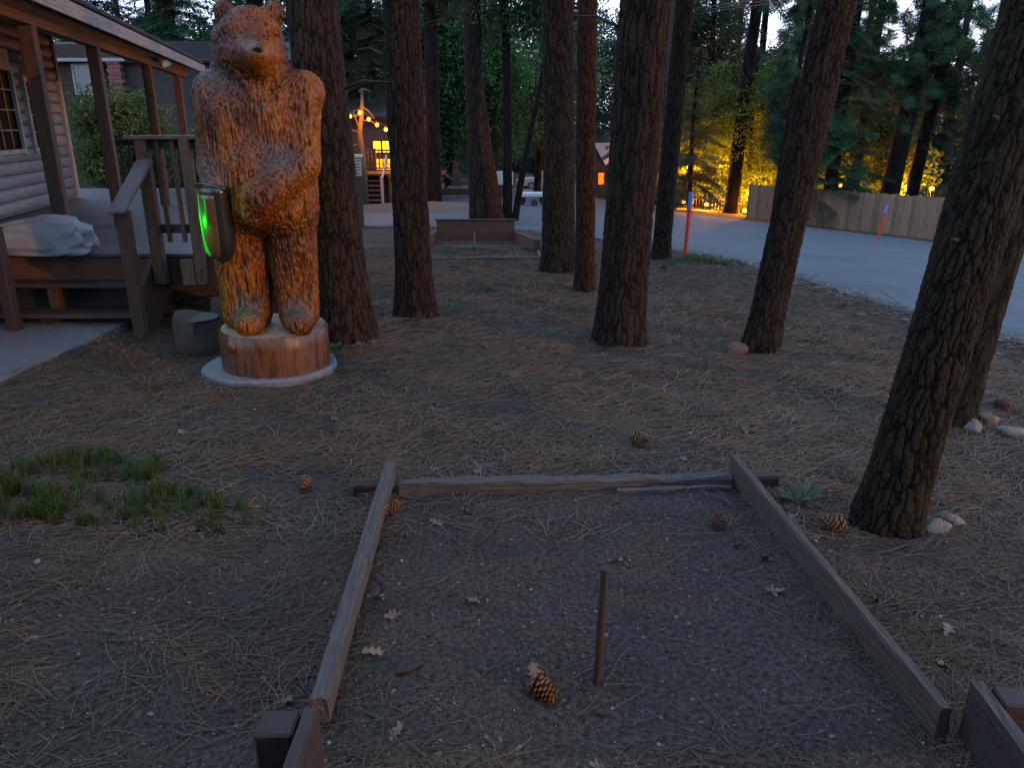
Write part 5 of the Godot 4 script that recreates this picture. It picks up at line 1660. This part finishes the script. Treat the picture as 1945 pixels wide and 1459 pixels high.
func build_litter() -> void:
	# ---- cones
	var cm := plain(lin(0.15, 0.078, 0.042), 0.75)
	cm.vertex_color_use_as_albedo = true
	var dm := plain(lin(0.07, 0.045, 0.035), 0.8)
	dm.vertex_color_use_as_albedo = true
	var kinds := [cone_mesh(0.3, 3), cone_mesh(0.8, 9)]
	var C := [
		[0.792, -4.36, 1, 1.05, eul(80, 40, 20), cm, "brown pine cone on open dirt beyond the cross beam of the near pit"],
		[1.515, -3.23, 0, 1.05, eul(75, -60, 10), cm, "closed orange tipped pine cone by the green sprig outside the right board"],
		[0.972, -3.21, 1, 0.85, eul(20, 20, 10), dm, "dark open pine cone inside the right far corner of the near pit"],
		[-0.61, -3.44, 0, 0.86, eul(60, 100, 0), cm, "pine cone tucked against the left board inside the near pit"],
		[-1.10, -3.66, 0, 0.85, eul(95, 30, 20), cm, "brown pine cone between the grass patch and the left board"],
		[0.10, -2.08, 0, 0.92, eul(115, 60, 10), cm, "big pine cone lying left of the iron stake"],
		[2.42, -12.1, 0, 0.95, eul(80, 0, 0), dm, "far dark pine cone by the trunk at the road edge"],
		[3.92, -8.86, 0, 0.8, eul(80, 50, 0), cm, "small reddish pine cone near the road on the right"],
		[3.5, -12.5, 1, 0.9, eul(60, 50, 0), dm, "dark pine cone in the green weeds by the road"],
		[3.45, -5.05, 0, 0.9, eul(80, 10, 0), dm, "dark pine cone behind the stones on the right"],
	]
	for q in C:
		var t := thing("pine_cone", q[6], "pine cone", on(q[0], q[1], 0.034 * q[3]), q[4].scaled(Vector3.ONE * q[3]), "pine cones on the ground")
		part(t, "core", kinds[q[2]][1], M.dark_y)
		part(t, "scales", kinds[q[2]][0], q[5]).set_meta("kind", "stuff")
	# ---- stones
	var pale := triplanar(lin(0.180, 0.158, 0.144), M.soil_t, Vector3(3, 3, 3), 0.9, M.soil_h, 0.5)
	var tan_ := triplanar(lin(0.173, 0.115, 0.086), M.soil_t, Vector3(3, 3, 3), 0.9, M.soil_h, 0.5)
	var bluish := triplanar(lin(0.144, 0.148, 0.151), M.soil_t, Vector3(3, 3, 3), 0.9, M.soil_h, 0.5)
	var S := [
		[2.02, -3.22, Vector3(0.17, 0.085, 0.10), bluish, 12, "pale bluish stone at the right foot of the nearest leaning trunk"],
		[2.13, -3.30, Vector3(0.13, 0.06, 0.09), pale, 16, "pale flat stone just right of the bluish stone"],
		[2.02, -3.46, Vector3(0.13, 0.08, 0.10), pale, 15, "whitish stone behind the bluish stone, against the nearest trunk"],
		[2.98, -4.62, Vector3(0.2, 0.11, 0.12), pale, 26, "leftmost pale stone of the row behind the nearest leaning trunk"],
		[3.17, -4.74, Vector3(0.15, 0.1, 0.13), tan_, 27, "tan rounded stone standing highest in the row on the right"],
		[3.2, -4.5, Vector3(0.24, 0.1, 0.13), pale, 28, "low whitish stone below the tan stone on the right"],
		[3.42, -4.52, Vector3(0.26, 0.1, 0.14), bluish, 29, "long pale stone at the right edge of the frame"],
		[2.04, -6.70, Vector3(0.26, 0.17, 0.24), triplanar(lin(0.086, 0.058, 0.050), M.soil_t, Vector3(3, 3, 3), 0.85, M.soil_h, 0.5), 35, "flat reddish brown stone at the foot of the leaning trunk"],
		[-1.43, -6.84, Vector3(0.08, 0.05, 0.06), tan_, 41, "small tan stone at the foot of the thick trunk behind the figure"],
		[-1.30, -6.92, Vector3(0.07, 0.05, 0.06), pale, 42, "small white stone right of the thick trunk behind the figure"],
		[-1.72, -6.72, Vector3(0.06, 0.03, 0.05), tan_, 43, "tiny tan stone between the figure's pad and the thick trunk"],
		[-2.05, -2.88, Vector3(0.035, 0.025, 0.03), pale, 44, "small white stone on the bare dirt below the grass patch"],
		[-2.35, -2.75, Vector3(0.05, 0.028, 0.035), tan_, 45, "small tan stone below the grass patch near the left edge"],
		[-1.75, -2.35, Vector3(0.035, 0.025, 0.03), bluish, 46, "small grey stone on the gravelly dirt at the lower left"],
	]
	for q in S:
		var o := part(self, "stone", rock_mesh(q[2], q[4]), q[3], on(q[0], q[1], q[2].y * 0.2), yaw(q[4] * 31.0))
		tag(o, q[5], "stone", "loose stones")
	# ---- pine needles, as drifts of short clusters
	var nm: Array[ArrayMesh] = []
	for kind in 3:
		var st := new_st()
		for i in 3:
			var a := rng.randfn() * (0.35 if kind == 0 else 1.4)
			var p := Vector3(rf(-0.11, 0.11), rf(0.0, 0.006), rf(-0.11, 0.11))
			var d := Vector3(cos(a), rf(-0.02, 0.08), sin(a)).normalized()
			var l := rf(0.09, 0.17)
			var cv := rf(-0.25, 0.25)
			var w := 0.0014
			var prev := p - d * l * 0.5
			var g := rf(0.6, 1.35)
			st.set_color(Color(g, g * rf(0.88, 1.05), g * rf(0.75, 1.1)))
			for k in 3:
				var d2 := (d + Vector3(-d.z, 0, d.x) * cv * (k - 1)).normalized()
				var nx := prev + d2 * l / 3.0
				nx.y = maxf(nx.y, 0.001)
				var sd := Vector3(-d2.z, 0, d2.x) * w
				quad(st, prev - sd, prev + sd, nx + sd, nx - sd, Vector3.UP)
				quad(st, prev - sd, prev - Vector3(0, w * 1.5, 0), nx - Vector3(0, w * 1.5, 0), nx - sd, -sd)
				prev = nx
		nm.append(done(st))
	var xfs := [[], [], []]
	var cols := [[], [], []]
	var tries := 0
	while xfs[0].size() + xfs[1].size() + xfs[2].size() < 22000 and tries < 150000:
		tries += 1
		var z := -1.3 - 13.5 * pow(rng.randf(), 1.7)
		var sp := 1.0 + absf(z) * 0.72
		var x := rf(-sp, sp * 0.95)
		if x < -3.9 and z > -8.2: continue
		if Vector2(x + 2.0, z + 6.08).length() < 0.54: continue
		if Geometry2D.is_point_in_polygon(Vector2(x, z), road_poly): continue
		var d := n_patch.get_noise_2d(x * 2.6 + 7.0, z * 3.4) + 0.5 * n_soil.get_noise_2d(x * 0.6, z * 1.1)
		var inside := x > -0.66 and x < 1.3 and z > -3.75 and z < -1.8
		var want := clampf(0.34 + 0.95 * d, 0.06, 1.0)
		if inside: want *= 0.13
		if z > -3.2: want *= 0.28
		if rng.randf() > want: continue
		var k := rng.randi() % 3
		var far := 0.68 + 0.11 * absf(z)
		var nrm := ground_normal(x, z)
		var b := Basis(Quaternion(Vector3.UP, nrm)) * yaw(rf(-35, 35) + (0.0 if k == 0 else rf(-90, 90)))
		xfs[k].append(Transform3D(b.scaled(Vector3.ONE * rf(0.8, 1.25) * far), on(x, z, 0.004 + rf(0, 0.006))))
		var warm := clampf(0.5 + 1.4 * d + rf(-0.3, 0.3), 0.0, 1.0)
		var c := Color(0.128, 0.114, 0.095).lerp(Color(0.135, 0.102, 0.072), warm)
		if inside: c = Color(0.12, 0.105, 0.087)
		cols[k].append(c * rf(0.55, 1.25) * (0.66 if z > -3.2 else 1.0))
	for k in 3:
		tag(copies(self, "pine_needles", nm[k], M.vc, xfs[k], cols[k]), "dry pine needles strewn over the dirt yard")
	# ---- gravel and crumbs of bark
	var gs := new_st()
	box_to(gs, Vector3.ZERO, Vector3(1, 0.7, 0.85), 0.28)
	var gm := done(gs)
	var gx := []
	var gc := []
	for i in 60000:
		var z := -1.2 - 9.0 * pow(rng.randf(), 2.2)
		var sp := 1.0 + absf(z) * 0.72
		var x := rf(-sp, sp * 0.95)
		if x < -3.9 and z > -8.2: continue
		if Vector2(x + 2.0, z + 6.08).length() < 0.54: continue
		var s := rf(0.0018, 0.0052) * (1.0 if rng.randf() < 0.96 else rf(1.5, 3.2)) * (1.0 + 0.1 * absf(z))
		if x < -1.0 and z > -3.2 and rng.randf() < 0.12: s *= 1.8
		gx.append(Transform3D(rand_basis(s), on(x, z, s * 0.25)))
		var u := rng.randf()
		var k := rf(0.6, 1.3)
		if u < 0.3: gc.append(Color(0.15, 0.145, 0.138) * k)
		elif u < 0.6: gc.append(Color(0.03, 0.026, 0.024) * k)
		elif u < 0.85: gc.append(Color(0.08, 0.06, 0.044) * k)
		else: gc.append(Color(0.1, 0.1, 0.1) * k)
	tag(copies(self, "gravel", gm, M.vc, gx, gc), "grit, small gravel and bark crumbs over the dirt yard")
	var fs := new_st()
	var rim := []
	for i in 7:
		rim.append(Vector3(cos(TAU * i / 7) * rf(0.7, 1.1), rf(0.0, 0.12), sin(TAU * i / 7) * rf(0.35, 0.65)))
	for i in 7:
		tri(fs, Vector3(0, 0.2, 0), rim[i], rim[(i + 1) % 7], Vector3.UP)
		tri(fs, Vector3(0, -0.05, 0), rim[i], rim[(i + 1) % 7], Vector3.DOWN)
	var fx := []
	var fc := []
	for i in 7000:
		var z := -1.2 - 11.0 * pow(rng.randf(), 1.7)
		var sp := 1.0 + absf(z) * 0.72
		var x := rf(-sp, sp * 0.95)
		if (x < -3.9 and z > -8.2) or Vector2(x + 2.0, z + 6.08).length() < 0.54: continue
		if Geometry2D.is_point_in_polygon(Vector2(x, z), road_poly): continue
		var s := rf(0.004, 0.013) * (1.0 + 0.08 * absf(z))
		fx.append(Transform3D((Basis(Quaternion(Vector3.UP, ground_normal(x, z))) * eul(rf(-18, 18), rf(0, 360), rf(-18, 18))).scaled(Vector3.ONE * s), on(x, z, 0.002)))
		fc.append([Color(0.035, 0.024, 0.018), Color(0.075, 0.045, 0.028), Color(0.12, 0.09, 0.06), Color(0.02, 0.016, 0.014)][rng.randi() % 4] * rf(0.7, 1.3))
	tag(copies(self, "bark_flakes", done(fs), M.vc, fx, fc), "bark flakes and leaf scraps over the dirt yard")
	# ---- oak leaves, each one lying by itself
	var leaf_meshes: Array[ArrayMesh] = []
	for kind in 3:
		var st := new_st(true)
		var n := 40
		var rib := []
		var ea := []
		var eb := []
		for i in n + 1:
			var t := float(i) / n
			var lobe := 0.5 + 0.5 * cos(TAU * (t * 3.6 + 0.62 + kind * 0.07))
			var wd := 0.03 * pow(maxf(sin(PI * pow(t, 0.75)), 0.0), 0.6) * (0.30 + 0.70 * pow(lobe, 0.8)) + 0.0015
			var x := -0.05 + 0.1 * t
			var cy := 0.006 + 0.008 * sin(t * 4.0 + kind * 2.0)
			rib.append(Vector3(x, cy, 0.0015 * sin(t * 6.0)))
			ea.append(Vector3(x + wd * 0.35, cy + wd * (0.25 + 0.3 * sin(t * 9.0 + kind)), wd))
			eb.append(Vector3(x + wd * 0.35, cy + wd * (0.35 + 0.3 * cos(t * 8.0 + kind * 2.0)), -wd * (0.9 + 0.1 * sin(t * 5.0))))
		for i in n:
			for e in [ea, eb]:
				quad(st, rib[i], rib[i + 1], e[i + 1], e[i], Vector3.UP)
				var dn := Vector3(0, -0.0006, 0)
				quad(st, rib[i] + dn, rib[i + 1] + dn, e[i + 1] + dn, e[i] + dn, Vector3.DOWN)
		tube_to(st, [Vector3(-0.08, 0.006, 0.004), Vector3(-0.05, 0.005, 0), Vector3(0.03, 0.006, 0)], [0.0012, 0.0012, 0.0006], 4)
		leaf_meshes.append(done(st))
	var lm := []
	for c in [Color(0.27, 0.235, 0.19), Color(0.23, 0.205, 0.175), Color(0.2, 0.19, 0.175), Color(0.19, 0.15, 0.11)]:
		lm.append(plain((c * 0.4).linear_to_srgb(), 0.8))
	var marks := {"left board of the near pit": Vector2(-0.62, -2.8), "right board of the near pit": Vector2(1.25, -2.8), "iron stake": Vector2(0.29, -2.1), "cross beam": Vector2(0.3, -3.7), "nearest leaning trunk": Vector2(1.8, -3.3), "grass patch": Vector2(-2.2, -3.6), "carved figure's pad": Vector2(-2.0, -6.0), "thickest upright trunk": Vector2(1.07, -7.2), "brown stone": Vector2(2.3, -6.8), "big cone by the stake": Vector2(0.1, -2.08), "cone past the cross beam": Vector2(0.79, -4.36)}
	var spots := [Vector2(0.07, -2.17), Vector2(-0.36, -1.9), Vector2(0.26, -1.77), Vector2(-0.16, -2.62), Vector2(-0.46, -2.5), Vector2(-0.5, -3.15), Vector2(-0.37, -3.3), Vector2(-0.22, -3.4), Vector2(-0.45, -3.95), Vector2(-0.2, -3.92), Vector2(0.45, -2.9), Vector2(1.06, -2.65), Vector2(1.1, -2.9), Vector2(1.02, -3.05), Vector2(1.45, -2.6), Vector2(1.62, -2.4), Vector2(1.75, -2.35), Vector2(1.5, -2.2), Vector2(1.9, -2.2), Vector2(2.05, -2.75), Vector2(-1.35, -3.35), Vector2(-1.3, -3.45), Vector2(-1.5, -3.2), Vector2(-1.55, -4.2), Vector2(-2.1, -4.5), Vector2(-2.4, -4.3), Vector2(-0.75, -2.05), Vector2(-0.5, -2.3), Vector2(0.85, -4.2), Vector2(0.83, -4.6), Vector2(1.0, -4.1), Vector2(1.25, -4.25), Vector2(0.25, -4.1), Vector2(-0.2, -4.4), Vector2(-0.35, -4.9), Vector2(-0.55, -5.1), Vector2(0.4, -5.2), Vector2(-0.8, -5.5), Vector2(0.1, -4.6), Vector2(1.5, -4.6), Vector2(-1.2, -4.8), Vector2(-1.0, -5.9), Vector2(0.0, -5.8), Vector2(0.6, -5.6), Vector2(1.8, -5.2), Vector2(2.2, -5.6), Vector2(1.4, -5.6), Vector2(-0.6, -6.6), Vector2(-1.1, -4.2), Vector2(1.35, -3.3), Vector2(-0.55, -2.65)]
	for i in spots.size():
		var p: Vector2 = spots[i]
		var best := ""
		var bd := 1e9
		for k in marks:
			var dd: float = marks[k].distance_to(p)
			if dd < bd:
				bd = dd; best = k
		var tone := rng.randi() % 4
		var side := "left of" if p.x < marks[best].x - 0.12 else ("right of" if p.x > marks[best].x + 0.12 else ("beyond" if p.y < marks[best].y else "in front of"))
		var o := part(self, "oak_leaf", leaf_meshes[i % 3], lm[tone], on(p.x, p.y, 0.004), Basis(Quaternion(Vector3.UP, ground_normal(p.x, p.y))) * eul(rf(-20, 20), rf(0, 360), rf(-20, 20)).scaled(Vector3(rf(0.5, 0.95), rf(0.5, 1.6), rf(0.5, 0.95))))
		tag(o, "%s dry oak leaf %s the %s" % [["pale tan", "sandy", "greyish", "brown"][tone], side, best], "leaf", "dry oak leaves on the dirt")
	# ---- twigs
	for q in [[-0.1, -3.25, 0.35, 70.0, "dark twig lying inside the near pit below the cross beam"], [1.72, -3.05, 0.4, 20.0, "curved dark twig between the orange tipped cone and the nearest trunk"], [0.85, -6.9, 0.22, 60.0, "short dark twig at the left foot of the thickest upright trunk"], [1.45, -4.9, 0.5, 10.0, "dark flat stick on the dirt between the two leaning trunks"], [-0.35, -2.2, 0.12, 30.0, "short bark stick at the bottom of the near pit"]]:
		var l: float = q[2]
		var o := part(self, "twig", tube([Vector3(-l * 0.5, 0.008, 0), Vector3(-l * 0.1, 0.014, l * 0.06), Vector3(l * 0.2, 0.012, l * 0.02), Vector3(l * 0.5, 0.006, -l * 0.1)], [0.007, 0.008, 0.006, 0.003], 7), M.dark_x, on(q[0], q[1]), yaw(q[3]))
		tag(o, q[4], "twig", "twigs on the dirt")
	# ---- grass and weeds
	var blade := new_st()
	for i in 9:
		var a := rf(0, TAU)
		var l := rf(0.05, 0.13)
		var p := Vector3(rf(-0.02, 0.02), -0.005, rf(-0.02, 0.02))
		var d := Vector3(cos(a), 0, sin(a))
		var sd := Vector3(-d.z, 0, d.x) * 0.002
		var g := rf(0.7, 1.3)
		blade.set_color(Color(g * rf(0.9, 1.3), g, g * 0.9))
		var m := p + Vector3(0, l * 0.6, 0) + d * l * 0.15
		var t := p + Vector3(0, l, 0) + d * l * rf(0.3, 0.6)
		quad(blade, p - sd, p + sd, m + sd, m - sd, d)
		tri(blade, m - sd, m + sd, t, d)
	var bm := done(blade)
	var grass := func(called: String, label: String, ctr: Vector2, rad: Vector2, n: int, c0: Color, sc: float) -> void:
		var xf := []
		var cc := []
		for i in n:
			var a := rf(0, TAU)
			var r := sqrt(rng.randf()) * (0.8 + 0.35 * sin(a * 3.0))
			var p: Vector2 = ctr + Vector2(cos(a) * r * rad.x, sin(a) * r * rad.y)
			if n_soil.get_noise_2d(p.x * 1.3, p.y * 1.3 + 30.0) < -0.13: continue
			if Geometry2D.is_point_in_polygon(p, road_poly): continue
			xf.append(Transform3D(yaw(rf(0, 360)).scaled(Vector3.ONE * sc * rf(0.6, 1.25)), on(p.x, p.y)))
			cc.append(c0 * rf(0.55, 1.35) if rng.randf() < 0.85 else Color(0.1, 0.09, 0.035) * rf(0.6, 1.2))
		tag(copies(self, called, bm, M.leaf, xf, cc), label)
	grass.call("grass", "green grass patch on the dirt at the left edge", Vector2(-2.35, -3.55), Vector2(1.05, 0.55), 1250, Color(0.035, 0.085, 0.014), 0.8)
	grass.call("grass", "sparse grass tufts right of the grass patch", Vector2(-1.45, -3.5), Vector2(0.4, 0.3), 36, Color(0.09, 0.12, 0.03), 0.8)
	grass.call("weeds", "green weeds along the road by the red marker post", Vector2(3.35, -12.9), Vector2(0.95, 0.75), 300, Color(0.05, 0.11, 0.035), 1.0)
	grass.call("weeds", "pale sage weeds before the far pit", Vector2(-0.3, -10.2), Vector2(0.8, 0.55), 150, Color(0.10, 0.12, 0.075), 0.9)
	grass.call("weeds", "thin weeds at the foot of the straight trunk", Vector2(-0.75, -8.6), Vector2(0.4, 0.9), 60, Color(0.09, 0.11, 0.075), 0.7)
	grass.call("weeds", "yellow green tufts along the front beam of the far pit", Vector2(-0.55, -12.3), Vector2(0.35, 0.25), 36, Color(0.11, 0.13, 0.04), 1.0)
	# sprigs with real leaves
	for q in [[1.46, -3.52, 0.16, Color(0.07, 0.11, 0.075), "low green sprig beside the beam end outside the near pit"], [-1.62, -6.72, 0.15, Color(0.06, 0.13, 0.05), "small green plant at the foot of the thick trunk, by the pad"]]:
		var st := new_st()
		for i in 26:
			var a := rf(0, TAU)
			var d := Vector3(cos(a), rf(0.15, 0.6), sin(a)).normalized()
			var l: float = q[2] * rf(0.4, 0.8)
			var c: Color = q[3] * rf(0.7, 1.3)
			leaf_to(st, d * l * rf(0.2, 0.7), d, Vector3.UP, l * 0.8, l * 0.2, c)
		tag(part(self, "sprig", done(st), M.leaf, on(q[0], q[1], 0.01)), q[4], "plant")
	# dried weed stalks by the steps
	for q in [[-3.1, -5.95, "dead weed stalks by the corner of the landing, nearer the pad"], [-3.45, -6.3, "dead weed stalks by the edge of the landing, nearer the steps"], [-2.75, -5.5, "dead weed clump on the dirt in front of the log seats"]]:
		var st := new_st()
		for i in 14:
			var a := rf(0, TAU)
			var l := rf(0.15, 0.36)
			var b := Vector3(rf(-0.12, 0.12), 0, rf(-0.12, 0.12))
			var d := Vector3(cos(a) * 0.45, 1, sin(a) * 0.45).normalized()
			var c := Color(0.05, 0.042, 0.03) * rf(0.6, 1.5)
			st.set_color(c)
			tube_to(st, [b, b + d * l * 0.6, b + d * l + Vector3(cos(a) * 0.05, -0.02, 0)], [0.0025, 0.002, 0.001], 4, false)
			for k in 5:
				leaf_to(st, b + d * l * rf(0.3, 1.0), rdir(), Vector3.UP, rf(0.025, 0.05), 0.009, c * rf(0.8, 1.6))
		tag(part(self, "dry_weed", done(st), M.vc, on(q[0], q[1])), q[2], "plant")
